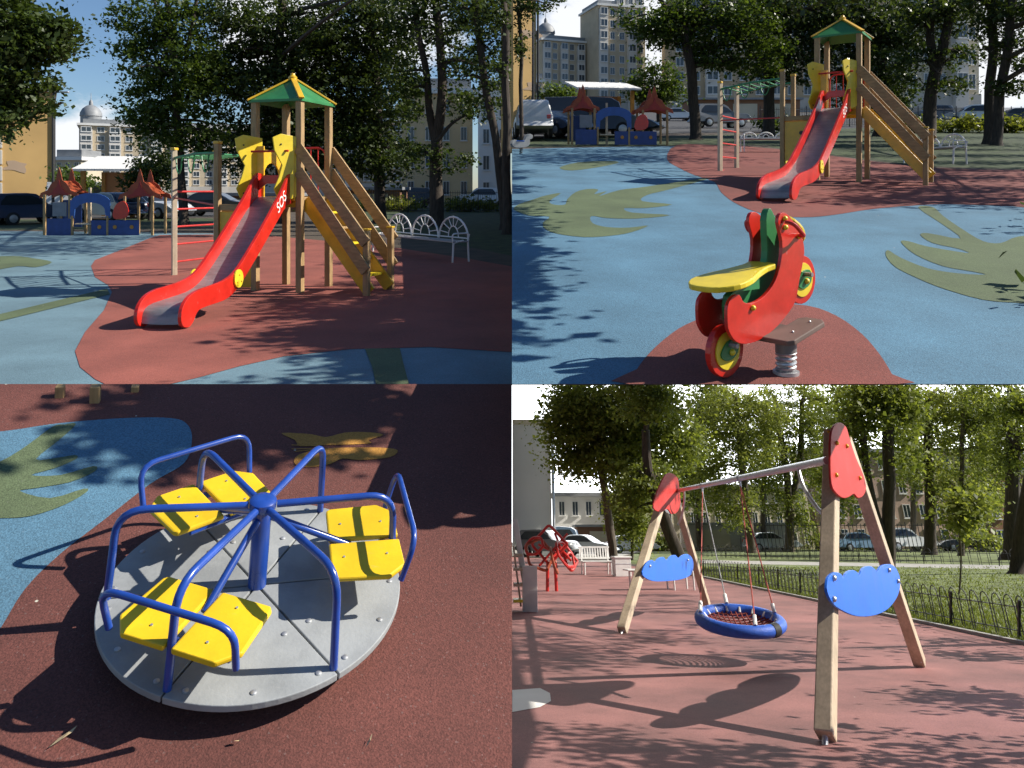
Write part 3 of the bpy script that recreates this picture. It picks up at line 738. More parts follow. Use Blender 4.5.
    MB().lathe([(.1, -.02), (.1, .008), (.06, .012)], 20, Matrix.Translation(V((-.02, -.22, 0)))).build('base_plate', m_galv, t, smooth=True)
    return t
spring_rider(UR.M(UR.g(763, 366), R(37)), .79)

# ------------------------------------------------------------------ roundabout
m_rblue = mat('blue_enamelled_tube', (0.018, 0.07, 0.36), 0.28, 0.1, 7, coat=0.3, wear=.22)
m_plate = mat('grey_plastic_plate', (0.31, 0.325, 0.33), 0.55, 0.06, 3, 0.15, 70, wear=.22)
m_yseat = mat('yellow_plastic_seat', (0.80, 0.52, 0.012), 0.42, 0.05, 3, 0.08, 60, wear=.13)
def roundabout(M, rad=.645, phi0=17, ph=.40):
    t = thing('roundabout', 'grey disc roundabout with blue tube rails and yellow seats on red ground', 'roundabout', M)
    def pol(r, a, z): return V((r*math.cos(R(a)), r*math.sin(R(a)), z))
    MB().lathe([(rad*.55, .0), (rad*.6, .02), (rad*.93, .085), (rad*.95, .105)], 64).build('underframe', m_black, t, smooth=True)
    zt = .135
    for k in range(6):
        a0, a1 = phi0+60*k+.35, phi0+60*k+59.65
        pts = [(.01*math.cos(R(a0+30)), .01*math.sin(R(a0+30)))] + [(rad*math.cos(R(a0+(a1-a0)*i/14)), rad*math.sin(R(a0+(a1-a0)*i/14))) for i in range(15)]
        pl = MB().prism(pts, .03, Matrix.Translation(V((0, 0, zt-.015)))).build('deck_plate', m_plate, t, bevel=.004)
        for r_, da in ((.74, 6), (.74, 54), (.74, 30), (.42, 10), (.42, 50)):
            MB().lathe([(.012, zt), (.012, zt+.004), (.006, zt+.007)], 10, Matrix.Translation(pol(r_*rad/.8, a0+da, 0))).build('bolt', m_galv, pl, smooth=True)
    MB().lathe([(.04, zt), (.04, zt+ph), (.036, zt+ph+.02)], 24).build('centre_post', m_rblue, t, smooth=True)
    MB().lathe([(.05, zt+ph-.02), (.058, zt+ph-.01), (.058, zt+ph+.022), (.045, zt+ph+.032), (.02, zt+ph+.035)], 24).build('hub', m_rblue, t, smooth=True)
    zr = zt+ph
    for k in range(6):
        a = phi0+60*k
        r1 = rad*.90
        pts = bent([pol(.06, a, zr), pol(r1, a, zr+.015), pol(r1+.03, a, zt+.0)], .12, 6)
        MB().tube(pts, .0165, 12).build('radial_rail', m_rblue, t, smooth=True)
        if k % 2 == 0:
            ca, sa = math.cos(R(a)), math.sin(R(a))
            def loc(r, y, z): return V((r*ca - y*sa, r*sa + y*ca, z))
            # backrest hoop
            w_ = .27
            hp = bent([loc(rad*.93, -w_, zt+.17), loc(rad*1.0, -w_-.01, zr-.03), loc(rad*1.0, w_+.01, zr-.03), loc(rad*.93, w_, zt+.17)], .10, 5)
            MB().tube(hp, .0138, 10).build('backrest_rail', m_rblue, t, smooth=True)
            # seat: two boards either side of the rail
            for sy in (-1, 1):
                x0, x1 = rad*.47, rad*.97
                poly = [(x0, sy*.015), (x0, sy*.235), (x0+.02, sy*.25), (x1-.075, sy*.265), (x1, sy*.20), (x1, sy*.015)]
                poly = [(p_[0]*ca-p_[1]*sa, p_[0]*sa+p_[1]*ca) for p_ in poly]
                se = MB().prism(poly, .025, Matrix.Translation(V((0, 0, zt+.18)))).build('seat', m_yseat, t, bevel=.008)
                for xx, yy in ((x0+.06, .12), (x1-.07, .12)):
                    MB().lathe([(.0055, zt+.193), (.0055, zt+.197)], 8, Matrix.Translation(loc(xx, sy*yy, 0))).build('seat_bolt', m_galv, se)
            # brace from post foot and legs
            MB().tube([loc(.04, 0, zt+ph-.06), loc(rad*.62, 0, zt+.165)], .016, 10).build('brace', m_rblue, t, smooth=True)
            MB().tube([loc(rad*.5, -.17, zt+.155), loc(rad*.5, .17, zt+.155)], .016, 8).tube([loc(rad*.86, -.22, zt+.155), loc(rad*.86, .22, zt+.155)], .016, 8).build('seat_bearer', m_rblue, t, smooth=True)
    return t
roundabout(LL.M(LL.g(255, 611), R(0)))

# short stumps of the stair posts at the top edge of the bank
for i, (px, y0, y1, wpx) in enumerate(((60, 397, 385.5, 8), (95, 402, 385.5, 9), (135, 391.5, 385.5, 7))):
    b_ = LL.g(px, y0); hh = LL.h(b_, y1); w_ = wpx/F*b_.y
    t = thing('wooden_stump', ['pale wooden post foot at the top edge of the bank, leftmost of three', 'thickest wooden post foot at the top edge of the bank, between two others', 'shortest wooden post foot at the top edge of the bank, rightmost of three'][i], 'post foot', LL.M(b_, .3), 'wooden post feet')
    MB().box((0, 0, hh/2-.03), (w_, w_, hh+.06)).build('shaft', m_wood, t, bevel=.006)
# fallen leaves
m_dry = mat('dry_leaf', (.55, .42, .24), .7, .3, 30)
def dry_leaf(G, px, py, ln, yaw, label, group='dry leaves lying on the bank'):
    t = G.M(G.g(px, py, .016), yaw); mb = MB()
    mb.add([t @ V(p_) for p_ in ((-ln, 0, 0), (-ln*.2, -ln*.25, .012), (ln*.6, -ln*.12, .006), (ln, 0, .014), (ln*.5, ln*.14, .004), (-ln*.2, ln*.22, .0))], [(0, 1, 5), (1, 2, 4, 5), (2, 3, 4)])
    tag(mb.build('dry_leaf', m_dry), label, 'leaf', group)
dry_leaf(LL, 63, 738, .05, 1.0, 'thin pale dry leaf on dark red ground at the lower left, by the rail shadow')
dry_leaf(LL, 235, 742, .025, .2, 'small dry leaf on red ground in front of the roundabout rim')
dry_leaf(LL, 369, 742, .025, 1.3, 'small dry yellow leaf on red ground right of the roundabout front')
# ------------------------------------------------------------------ basket swing
N = LR.n
def swing():
    fa, fb = LR.g(825, 745), LR.g(921, 667)      # feet of the near frame
    fc, fd = LR.g(621, 634), LR.g(708, 608)      # far frame
    t = thing('basket_swing', 'wooden A-frame swing with a blue ring basket seat, red top boards and blue cloud boards', 'swing', LR.M((fa+fb+fc+fd)/4))
    inv = t.matrix_world.inverted()
    def Lc(p): return inv @ p
    posts = []
    def aframe(f0, f1, top0, top1, w0, w1):
        """frame plane holds both feet and leans as the picture shows"""
        nrm = (f1-f0).cross(N).normalized()
        if nrm.x < 0: nrm = -nrm
        t0 = on_plane(*top0, f0, nrm); t1 = on_plane(*top1, f0, nrm)
        ax = (f1-f0).normalized()
        for f_, tp, w_ in ((f0, t0, w0), (f1, t1, w1)):
            d_ = (tp-f_).normalized()
            o = MB().beam(Lc(f_+d_*.06), Lc(tp), w_, w_*.95, Lc(f_+nrm)-Lc(f_)).build('leg', m_woodl, t, bevel=.012)
            MB().tube([Lc(f_-d_*.05), Lc(f_+d_*.1)], .024, 10).build('foot_spike', m_galv, o, smooth=True)
            MB().ball(Lc(f_+d_*.13-V((0,1,0))*(w_*.5)), .016, 8).build('bolt', m_galv, o)
        return nrm, t0, t1
    n1, t0, t1 = aframe(fa, fb, (832, 433), (845, 440), .145, .14)
    n2, t2, t3 = aframe(fc, fd, (667.5, 481), (671, 482), .15, .14)
    def board(pix, f0, nrm, off, mat_, nm, th=.025):
        pts = [on_plane(x, y, f0+nrm*off, nrm) for x, y in pix]
        ax = V((0, 1, 0)); ax = (ax-nrm*ax.dot(nrm)).normalized(); ay = nrm.cross(ax)
        o0 = pts[0]
        Mx = inv @ frame3(o0, ax, ay)
        return MB().prism([((p-o0).dot(ax), (p-o0).dot(ay)) for p in pts], th, Mx).build(nm, mat_, t, bevel=.006)
    m_rb = mat('coral_red_board', (.52, .045, .04), .6, .08, 4, .05, 30, spec=.2)
    m_bb = mat('bright_blue_board', (.022, .145, .66), .45, .06, 4, .05, 30, spec=.3)
    red = smooth_poly([(830, 436), (833, 426), (839, 422.5), (845, 427), (849, 440), (855, 458), (862, 474), (865, 488), (862, 496), (857, 498), (853, 494), (848, 497), (842, 498), (835, 493), (830.5, 484), (829.5, 460)], 3)
    o = board(red, fa, n1, .10, m_rb, 'top_board')
    for x, y in ((837, 443), (847, 446), (836.5, 475), (860, 478)):
        MB().ball(Lc(on_plane(x, y, fa+n1*.12, n1)), .022, 8).build('stud', m_yel, o, smooth=True)
    def cloud(pts, f0, nrm, off, studs):
        o = board(pts, f0, nrm, off, m_bb, 'cloud_board')
        for x, y in studs:
            MB().ball(Lc(on_plane(x, y, f0+nrm*(off+.02), nrm)), .024, 8).build('stud', m_galv, o, smooth=True)
    low = [(826, 592), (826, 582), (828, 576)]
    bumps = [(828, 576), (834, 572), (840, 574), (842, 578), (846, 572), (852, 570), (857, 573), (858, 576), (862, 568), (869, 566), (874, 569), (876, 572), (880, 566), (887, 564), (893, 566), (897, 572), (899, 580)]
    bot = [(898, 592), (893, 602), (884, 611), (870, 616), (855, 616), (842, 611), (832, 604)]
    cloud(smooth_poly(low[:2]+bumps+bot, 3), fa, n1, .10, ((834, 578), (834, 599), (889, 570), (898, 581)))
    bb = [(642, 575), (644, 566), (648, 561), (652, 560), (654, 562), (658, 558), (663, 557), (666, 560), (670, 556), (675, 555), (678, 558), (682, 555), (687, 554), (691, 557), (693, 564), (691, 574), (682, 579), (668, 581), (652, 581)]
    cloud(smooth_poly(bb, 3), fc, n2, .10, ((650, 566), (688, 560)))
    r2 = smooth_poly([(653, 508), (655, 496), (660, 484), (665, 475), (671, 473), (677, 478), (679, 489), (680, 503), (677, 512), (671, 514), (667, 509), (660, 512)], 3)
    board(r2, fc, n2, .11, m_rb, 'top_board')
    r3 = smooth_poly([(663, 505), (666, 492), (671, 489), (677, 494), (679, 506), (674, 513), (667, 513)], 3)
    board(r3, fc, n2, -.09, m_galv, 'steel_gusset', .01)
    # caps
    for tp in (t0, t2, t3):
        MB().box(Lc(tp), (.15, .15, .035)).build('post_cap', m_yel, t, bevel=.008)
    # beam and its curved braces
    b0 = on_plane(827, 460.5, fa, n1); b1 = on_plane(676, 491, fc, n2)
    bm_ = MB().tube([Lc(b0), Lc(b1)], .04, 14).build('top_beam', m_galv, t, smooth=True)
    bd = (b1-b0).normalized()
    for bb_, s_ in ((b0, 1), (b1, -1)):
        q = bb_+bd*s_*.95
        pts = smooth_poly([Lc(q), Lc(bb_+bd*s_*.85-N*.22), Lc(bb_+bd*s_*.5-N*.45), Lc(bb_+bd*s_*.05-N*.62)], 5, False)
        MB().tube(pts, .022, 8).build('curved_brace', m_galv, t, smooth=True)
    # basket
    mid = (b0+b1)/2
    d_ = 9.6
    c = P(740, 620.5, d_); rr = 41*d_/F
    tn = (N + V((0.02, -.17, 0))).normalized()
    ax = tn.cross(V((0,1,0))).normalized()*-1; ax = V((1, 0, 0)); ax = (ax-tn*ax.dot(tn)).normalized(); ay = tn.cross(ax)
    def ring(a, r, h=0): return c + ax*(r*math.cos(a)) + ay*(r*math.sin(a)) + tn*h
    m_ring = mat('blue_rope_ring', (.02, .10, .50), .5, .12, 30, .5, 90)
    rt = .075
    rg = MB().tube([Lc(ring(2*math.pi*i/48, rr-.03)) for i in range(48)], rt, 12, closed=True).build('ring', m_ring, t, smooth=True)
    MB().tube([Lc(ring(-1.02+.21*i/4, rr-.03)) for i in range(5)], rt+.006, 12).build('black_sleeve', m_blk, rg, smooth=True)
    m_net = mat('dark_red_rope', (.20, .035, .03), .8, .2, 20)
    net = MB(); ri = rr-.09
    for q in range(-6, 7):
        u = q/7*ri; l_ = math.sqrt(ri*ri-u*u)
        def sag(x, y): return -.10*(1-(x*x+y*y)/(ri*ri))
        for sw in (0, 1):
            pts = []
            for i in range(9):
                v_ = -l_+2*l_*i/8
                x, y = (u, v_) if sw else (v_, u)
                pts.append(Lc(c+ax*x+ay*y+tn*sag(x, y)))
            net.tube(pts, .011, 5)
    net.build('net', m_net, rg, smooth=True)
    cl = MB()
    for i in range(16):
        a = 2*math.pi*(i+.3)/16
        cl.tube([Lc(ring(a, rr-.115, .0)), Lc(ring(a, rr-.075, .05))], .016, 6)
    cl.build('white_clip', m_whitep, rg)
    # four ropes to two hangers on the beam
    m_rope = mat('faded_red_rope', (.42, .10, .08), .85, .2, 30)
    for k_, (aa, fr) in enumerate(((math.pi*.97, .80), (math.pi*.52, .76), (-math.pi*.47, .28), (math.pi*.07, .24))):
        hang = b0.lerp(b1, .70 if k_ < 2 else .40) - N*.10
        e = ring(aa, rr-.03, rt)
        r_ = MB().tube([Lc(e), Lc(e.lerp(hang, .5)), Lc(hang)], .009, 6).build('rope', m_rope if k_ != 1 else m_galv, t, smooth=True)
        MB().tube([Lc(e), Lc(e.lerp(hang, .06))], .026, 8).build('rope_end', m_whitep, r_)
    for f_ in (.70, .40):
        q = b0.lerp(b1, f_)
        MB().tube([Lc(q+N*.045), Lc(q-N*.12)], .018, 8).tube([Lc(q-bd*.03), Lc(q+bd*.03)], .05, 12).build('hanger', m_galv, t, smooth=True)
swing()

# ------------------------------------------------------------------ low hoop fence along the lawn
def hoop_fence(G, pix, pitch, H, name, label, panels=7, r=.009, up=None, group=None):
    pts = [G.g(x, y) for x, y in pix]
    t = thing(name, label, 'fence', Matrix.Translation(pts[0]), group)
    o0 = pts[0]; up = up or G.up
    for a, b in zip(pts, pts[1:]):
        Lg = (b-a).length; n = max(1, int(Lg/(pitch*panels)))
        for i in range(n):
            p, q = a.lerp(b, i/n)-o0, a.lerp(b, (i+1)/n)-o0
            d = (q-p)/panels
            MB().box(p+up*(H*.45), (.035, .035, H*1.1)).build('fence_post', m_black, t)
            mb = MB()
            mb.tube([p+up*H*.22, q+up*H*.22], r, 5); mb.tube([p+up*H*.78, q+up*H*.78], r, 5)
            for j in range(panels):
                s0, s1 = p+d*(j+.12), p+d*(j+.88)
                arc = [s0+up*.03, s0+up*H*.8] + [(s0+s1)/2 + (s1-s0)/2*math.cos(R(a_)) + up*(H*.8+H*.26*math.sin(R(a_))) for a_ in (150, 120, 90, 60, 30)] + [s1+up*H*.8, s1+up*.03]
                mb.tube(arc, r, 5, caps=False)
            mb.build('hoop_panel', m_black, t)
    return t
hoop_fence(LR, [(690, 574), (760, 586.5), (860, 607), (1024, 641), (1100, 657)], .30, .58, 'hoop_fence', 'low black hoop-topped fence along the kerb right of the swing', 6, .009)
hoop_fence(LR, [(690, 557), (860, 562), (1090, 569)], .42, .75, 'path_fence', 'long low black fence far across the lawn, beside the garden path', 8, .014)

def bar_fence(G, pix, pitch, H, label, rw=.02, name='iron_fence', up=None):
    pts = [G.g(x, y) for x, y in pix]; up = up or G.up
    t = thing(name, label, 'fence', Matrix.Translation(pts[0]))
    o0 = pts[0]
    for a, b in zip(pts, pts[1:]):
        Lg = (b-a).length; n = max(1, round(Lg/2.4))
        for i in range(n):
            p, q = a.lerp(b, i/n)-o0, a.lerp(b, (i+1)/n)-o0
            MB().beam(p-up*.1, p+up*(H+.12), .06, .06, (0,1,0)).build('fence_post', m_black, t)
            mb = MB(); mb.beam(p+up*.15, q+up*.15, .03, .04); mb.beam(p+up*(H-.15), q+up*(H-.15), .03, .04)
            k_ = max(2, int((q-p).length/pitch))
            for j in range(1, k_):
                s_ = p.lerp(q, j/k_); mb.beam(s_+up*.08, s_+up*H, rw, rw, (0,1,0))
            mb.build('bar_panel', m_black, t)
    return t
bar_fence(LR, [(742, 552.5), (1000, 553.5)], .30, 2.4, 'tall dark iron bar fence at the back of the lawn behind the trees', .045)
bar_fence(UL, [(372, 213), (512, 212)], .16, 1.55, 'dark iron bar fence behind the bench, in front of the parked off-roaders', .022)
bar_fence(UR, [(640+120, 128), (890, 126), (1040, 122)], .18, 1.6, 'dark iron bar fence right of the tower on the sloping court, before the white off-roader', .025)

# ------------------------------------------------------------------ small things at the left of the sunken court
def slat_bench(M, label, W=1.7):
    t = thing('park_bench', label, 'bench', M, 'white benches')
    for x in (-W/2+.1, W/2-.1):
        MB().tube(bent([(x, -.42, 0), (x, -.40, .45), (x, 0, .47), (x, .12, 1.0)], .07), .03, 8).tube([(x, 0, .47), (x, .04, 0)], .03, 8).build('end_frame', m_whitep, t, smooth=True)
    for i in range(4): MB().box((0, -.4+i*.125, .49), (W, .1, .03)).build('seat_slat', m_whitep, t, bevel=.005)
    mb = MB()
    mb.box((0, .10, 1.0), (W, .05, .06)).box((0, .03, .60), (W, .05, .05))
    for i in range(12): mb.beam((-W/2+.05+i*(W-.1)/11, .035, .6), (-W/2+.05+i*(W-.1)/11, .10, 1.0), .05, .025, (0, 1, 0))
    mb.build('back_slats', m_whitep, t)
    return t
def between(G, x0, y0, x1, y1):
    a, b = G.g(x0, y0), G.g(x1, y1); return (a+b)/2, math.atan2(b.y-a.y, b.x-a.x), (b-a).length
p, yw, ln = between(LR, 582, 574, 609, 575)
slat_bench(LR.M(p, R(12)), 'white slatted bench between the red climber and the white bin', ln*1.0)
# square bin
def bin_(M, s, label):
    t = thing('litter_bin', label, 'bin', M)
    MB().box((0, 0, .45*s), (.9*s, .7*s, .9*s)).build('body', m_whitep, t, bevel=.02)
    MB().box((0, 0, .62*s), (.92*s, .72*s, .03*s)).build('seam_band', m_galv, t)
    MB().box((0, 0, .94*s), (.98*s, .78*s, .1*s)).build('lid', m_whitep, t, bevel=.02)
b_ = LR.g(622, 576.5); s_ = 17.5*b_.y/F/.95
bin_(LR.M(b_, R(8)), s_, 'white square bin left of the blue board of the swing')
# grey-white box bench behind the far cloud board: two white leg frames
p = LR.g(666, 590); 
t = thing('park_bench', 'white-legged bench mostly hidden behind the far blue cloud board', 'bench', LR.M(p, R(10)), 'white benches')
for x in (-1.0, .15, .75):
    MB().tube(bent([(x, -.3, 0), (x, -.3, .5), (x, .25, .5), (x, .25, 0)], .06), .028, 8).build('leg_frame', m_whitep, t, smooth=True)
MB().box((-.1, 0, .53), (2.2, .5, .04)).build('seat', m_whitep, t, bevel=.01)

# red tube climber
def climber(M, s, label):
    t = thing('tube_climber', label, 'climbing frame', M)
    m_ = m_redt
    for x in (-.14, .14):
        MB().tube([(x, 0, -.05), (x*.8, 0, .95*s)], .05, 8).build('stem', m_, t, smooth=True)
    rnd = random.Random(4)
    for i, (cx_, cz, r_, rx, rz) in enumerate(((-.55, 1.25, .62, 70, 10), (.45, 1.25, .55, 60, 40), (-.1, 1.6, .7, 85, -25), (.0, 1.05, .5, 75, 65), (-.8, 1.55, .4, 55, -50), (.75, 1.0, .35, 80, 20))):
        Mt = Matrix.Translation(V((cx_*s, rnd.uniform(-.3, .3), cz*s))) @ Matrix.Rotation(R(rz), 4, 'Z') @ Matrix.Rotation(R(rx), 4, 'X')
        n_ = (5, 6, 4, 5, 6, 4)[i]
        pts = bent([Mt @ V((r_*s*math.cos(2*math.pi*k_/n_), r_*s*math.sin(2*math.pi*k_/n_), 0)) for k_ in range(n_)] + [Mt @ V((r_*s, 0, 0))], .1)
        MB().tube(pts, .04, 6).build('tube_loop', m_ if i % 3 else m_orange, t, smooth=True)
    for k_ in range(5):
        a = V((rnd.uniform(-.9, .9)*s, rnd.uniform(-.3, .3), rnd.uniform(.8, 1.2)*s)); b = V((rnd.uniform(-.9, .9)*s, rnd.uniform(-.3, .3), rnd.uniform(1.4, 2.1)*s))
        MB().tube([a, b], .035, 6).build('tube_strut', m_, t, smooth=True)
    return t
b_ = LR.g(552, 591.5); hh = LR.h(b_, 530)
climber(LR.M(b_, .3), hh/2.1, 'tangle of bent red climbing tubes on two stems before the silver car')

# white stair of another climbing tower, at the left edge of the frame
def white_stair(M, s, label):
    t = thing('play_stair', label, 'stair', M)
    for y in (-.45, .45):
        MB().beam((0, y, 0), (-1.0, y, 2.4), .12, .09, (0, 1, 0)).build('stringer', m_whitep, t, bevel=.01)
        MB().box((.0, y, .55), (.1, .1, 1.15)).build('stair_post', m_whitep, t, bevel=.01)
    for i in range(6):
        MB().box((-.08-i*.15, 0, .2+i*.36), (.2, .85, .05)).build('step', m_yelb if i == 1 else m_whitep, t, bevel=.006)
    return t
b_ = LR.g(530, 612)
# seen side-on, its lower post at the right
t = thing('play_stair', 'sunlit white wooden stair cut by the left edge of the sunken court', 'stair', LR.M(b_, R(0)))
hp = LR.h(b_, 566); u = b_.y/F
MB().box((0, 0, hp/2-.05), (15*u, .14, hp+.1)).build('stair_post', m_whitep, t, bevel=.01)
MB().beam((-.01, .18, .02), (-15*u, .20, LR.h(b_, 519)), .12, 9*u, (0, 1, 0)).build('handrail', m_whitep, t, bevel=.01)
MB().beam((-9*u, -.0, .10), (-16.6*u, .0, hp*1.45), .04, 4*u, (0, 1, 0)).build('stringer', m_woodl, t, bevel=.006)
for i, z in enumerate((8, 22, 36, 49)):
    MB().box((-12.0*u, .0, z*u+.05), (9.5*u, .6, .05)).build('step', m_woodl if i else m_yelb, t, bevel=.005)
# ------------------------------------------------------------------ cars
m_glass = mat('dark_car_glass', (.02, .025, .03), .08, .05, 2, coat=.5)
m_tyre = mat('tyre_rubber', (.018, .018, .018), .8, .1, 8)
m_rim = mat('alloy_rim', (.45, .46, .47), .35, .1, 8, metal=.7)
m_lamp = mat('clear_lamp_glass', (.75, .76, .74), .15, .05, 3, coat=.5)
m_tail = mat('red_lamp_glass', (.45, .02, .015), .2, .05, 3, coat=.5)
def paint(name, col): return mat(name, col, .28, .04, 1.5, coat=.6)
CARP = {'white': paint('white_car_paint', (.66, .67, .68)), 'navy': paint('dark_blue_car_paint', (.02, .035, .075)), 'black': paint('black_car_paint', (.012, .012, .015)),
        'silver': paint('silver_car_paint', (.42, .45, .48)), 'blue': paint('pale_blue_car_paint', (.22, .34, .50)), 'grey': paint('grey_car_paint', (.16, .17, .18))}
PROF = {
 'car': ([(-2.15, .32), (-2.2, .62), (-2.12, .92), (-1.75, .98), (-1.2, 1.40), (-.5, 1.47), (.2, 1.42), (.95, .98), (1.75, .86), (2.1, .70), (2.15, .35)], [(-1.6, .99), (-1.13, 1.35), (-.5, 1.41), (.15, 1.37), (.8, .99)]),
 'off_roader': ([(-2.1, .42), (-2.2, .75), (-2.15, 1.15), (-2.02, 1.72), (-1.5, 1.80), (.1, 1.78), (.75, 1.18), (1.85, 1.08), (2.15, .85), (2.18, .45)], [(-1.95, 1.16), (-1.85, 1.64), (-1.4, 1.71), (.05, 1.69), (.62, 1.19)]),
 'van': ([(-2.5, .4), (-2.55, 1.2), (-2.5, 2.0), (-2.2, 2.12), (1.1, 2.08), (1.7, 1.3), (2.35, 1.1), (2.5, .8), (2.5, .42)], [(-.2, 1.25), (-.2, 1.9), (1.02, 1.9), (1.55, 1.25)]),
}
def car(G, px, py, yaw, kind, colour, label, group, s=1.0):
    b = G.g(px, py)
    t = thing('parked_' + kind, label, kind.replace('_', ' '), G.M(b, R(yaw)), group)
    body, win = PROF[kind]
    W = .88 if kind != 'van' else .98
    wb = (-1.3, 1.35) if kind != 'van' else (-1.6, 1.65)
    poly = smooth_poly(body, 3)
    mb = MB(); n = len(poly)
    # rounded shell: three outlines across the half-width, cabin leaning in
    rows = []
    for yy, ins in ((-W, .05), (-W*.93, 0), (W*.93, 0), (W, .05)):
        row = []
        for x, z in poly:
            lean = max(0, z-1.0)*.28
            sgn = -1 if yy < 0 else 1
            row.append((x*(1-ins*.5), yy-sgn*lean, z-ins*.3*(1 if z > .6 else -1)))
        rows.append(row)
    vs = [p for r_ in rows for p in r_]
    fs = [tuple(range(n))[::-1], tuple(range(3*n, 4*n))]
    for i in range(3):
        for j in range(n):
            k_ = (j+1) % n; fs.append((i*n+j, i*n+k_, (i+1)*n+k_, (i+1)*n+j))
    mb.add(vs, fs)
    o = mb.build('body', CARP[colour], t, smooth=True)
    for sgn in (-1, 1):
        q = []
        for x, z in win: q.append((x*.985, sgn*(W*.995-max(0, z-1.0)*.28), z))
        m_ = len(q); q2 = [(x, y-sgn*.03, z) for x, y, z in q]
        MB().add(q+q2, [tuple(range(m_)), tuple(range(m_, 2*m_))] + [(i, (i+1) % m_, m_+(i+1) % m_, m_+i) for i in range(m_)]).build('side_window', m_glass, t)
    # windscreens
    (xa, za), (xb, zb) = win[-2], win[-1]
    def screen(xa, za, xb, zb, off, nm):
        wa, wb_ = W*.93-max(0, za-1)*.28-.06, W*.93-max(0, zb-1)*.28-.06
        q = [(xa+off, -wa, za), (xb+off, -wb_, zb), (xb+off, wb_, zb), (xa+off, wa, za)]
        q2 = [(x-off*.6, y, z-.03) for x, y, z in q]
        MB().add(q+q2, [(0,1,2,3), (4,5,6,7), (0,1,5,4), (1,2,6,5), (2,3,7,6), (3,0,4,7)]).build(nm, m_glass, t)
    screen(xa, za, xb, zb, .16, 'windscreen')
    if kind != 'van':
        (xa, za), (xb, zb) = win[1], win[0]
        screen(xa, za, xb, zb, -.19 if kind == 'car' else -.15, 'rear_window')
    rw = .32 if kind == 'car' else .37
    for x in wb:
        for y in (-W+.06, W-.06):
            MX = Matrix.Translation(V((x, y, rw))) @ Matrix.Rotation(R(90), 4, 'X')
            wh = MB().lathe([(rw*.72, -.11), (rw, -.09), (rw, .09), (rw*.72, .11)], 20, MX).build('wheel', m_tyre, t, smooth=True)
            MB().lathe([(rw*.55, -.122), (rw*.62, -.115), (rw*.62, .115), (rw*.55, .122)], 14, MX).build('rim', m_rim, wh, smooth=True)
    xf = body[-2][0]; zf = body[-2][1]
    for y in (-W*.68, W*.68):
        MB().box((xf-.03, y, zf-.02), (.16, .34, .14)).build('headlight', m_lamp, t, bevel=.03)
        xr = body[1][0]
        MB().box((xr+.05, y*1.12, body[1][1]+.2), (.12, .2, .2)).build('tail_light', m_tail, t, bevel=.03)
    MB().box((xf+.03, 0, .5), (.06, W*1.2, .12)).build('grille', m_black, t, bevel=.02)
    for o_ in [t]: o_.scale = (s, s, s)
    return t
G1 = 'cars parked behind the upper left court'
car(UL, -20, 224, 20, 'off_roader', 'white', 'white car cut off by the left edge below the yellow building', G1, .8)
car(UL, 28, 224, 62, 'off_roader', 'navy', 'dark blue car at far left between the white car and the playhouse', G1, .8)
car(UL, 112, 220, 150, 'car', 'navy', 'dark blue car seen through the arch of the playhouse', G1)
car(UL, 152, 218, -20, 'car', 'silver', 'silver-blue car behind the red playhouse roof left of the ladder', G1)
car(UL, 92, 214, 10, 'van', 'white', 'white van behind the playhouse, below the pale canopy', G1)
car(UL, 218, 216, 5, 'car', 'black', 'black car between the ladder and the tower', G1)
car(UL, 408, 208, 175, 'off_roader', 'black', 'black off-roader behind the fence above the bench, left of the white one', G1)
car(UL, 480, 207, 160, 'off_roader', 'white', 'white off-roader behind the fence at the right of the upper left court', G1)
G2 = 'cars parked behind the sloping court'
car(UR, 532, 139.5, 92, 'off_roader', 'white', 'white car at the left end of the sloping street', G2)
car(UR, 556, 138, -60, 'car', 'navy', 'dark blue saloon beside the white car on the sloping street', G2)
car(UR, 590, 137, 0, 'van', 'black', 'black van behind the playhouse with the red sail on the sloping court', G2)
car(UR, 620, 136, -25, 'car', 'navy', 'dark blue car seen through the arch of the sloping court playhouse', G2)
car(UR, 678, 121, 0, 'car', 'white', 'small white car far behind, left of the tree trunk', G2)
car(UR, 720, 128, 10, 'off_roader', 'grey', 'grey off-roader behind the red ladder on the sloping court', G2)
car(UR, 930, 122, 175, 'off_roader', 'grey', 'grey off-roader just left of the white one behind the iron fence', G2)
car(UR, 968, 124, 165, 'off_roader', 'white', 'white off-roader behind the iron fence at the right of the sloping court', G2)
car(UR, 1012, 123, 170, 'car', 'black', 'dark car at the right end of the sloping street', G2)
G3 = 'cars parked around the sunken court'
car(LR, 586, 556, -25, 'car', 'silver', 'silver car on the drive behind the red climber', G3)
car(LR, 560, 553, -10, 'van', 'blue', 'pale blue van on the drive beside the white building', G3)
car(LR, 548, 557, -30, 'off_roader', 'grey', 'grey off-roader behind the red climber', G3)
car(LR, 632, 553, 5, 'car', 'white', 'white car behind the leftmost tree trunk of the sunken court', G3)
car(LR, 908, 551.5, 5, 'off_roader', 'white', 'white off-roader between two trunks behind the lawn', G3, 1.15)
car(LR, 968, 551.5, 170, 'car', 'black', 'dark car behind the bar fence right of the white off-roader', G3, 1.15)
car(LR, 862, 551.5, 0, 'car', 'blue', 'pale blue car behind the bar fence left of the white off-roader', G3, 1.15)
car(LR, 772, 551.5, 0, 'car', 'silver', 'silver car beyond the lawn, behind the near top of the swing beam', G3, 1.15)

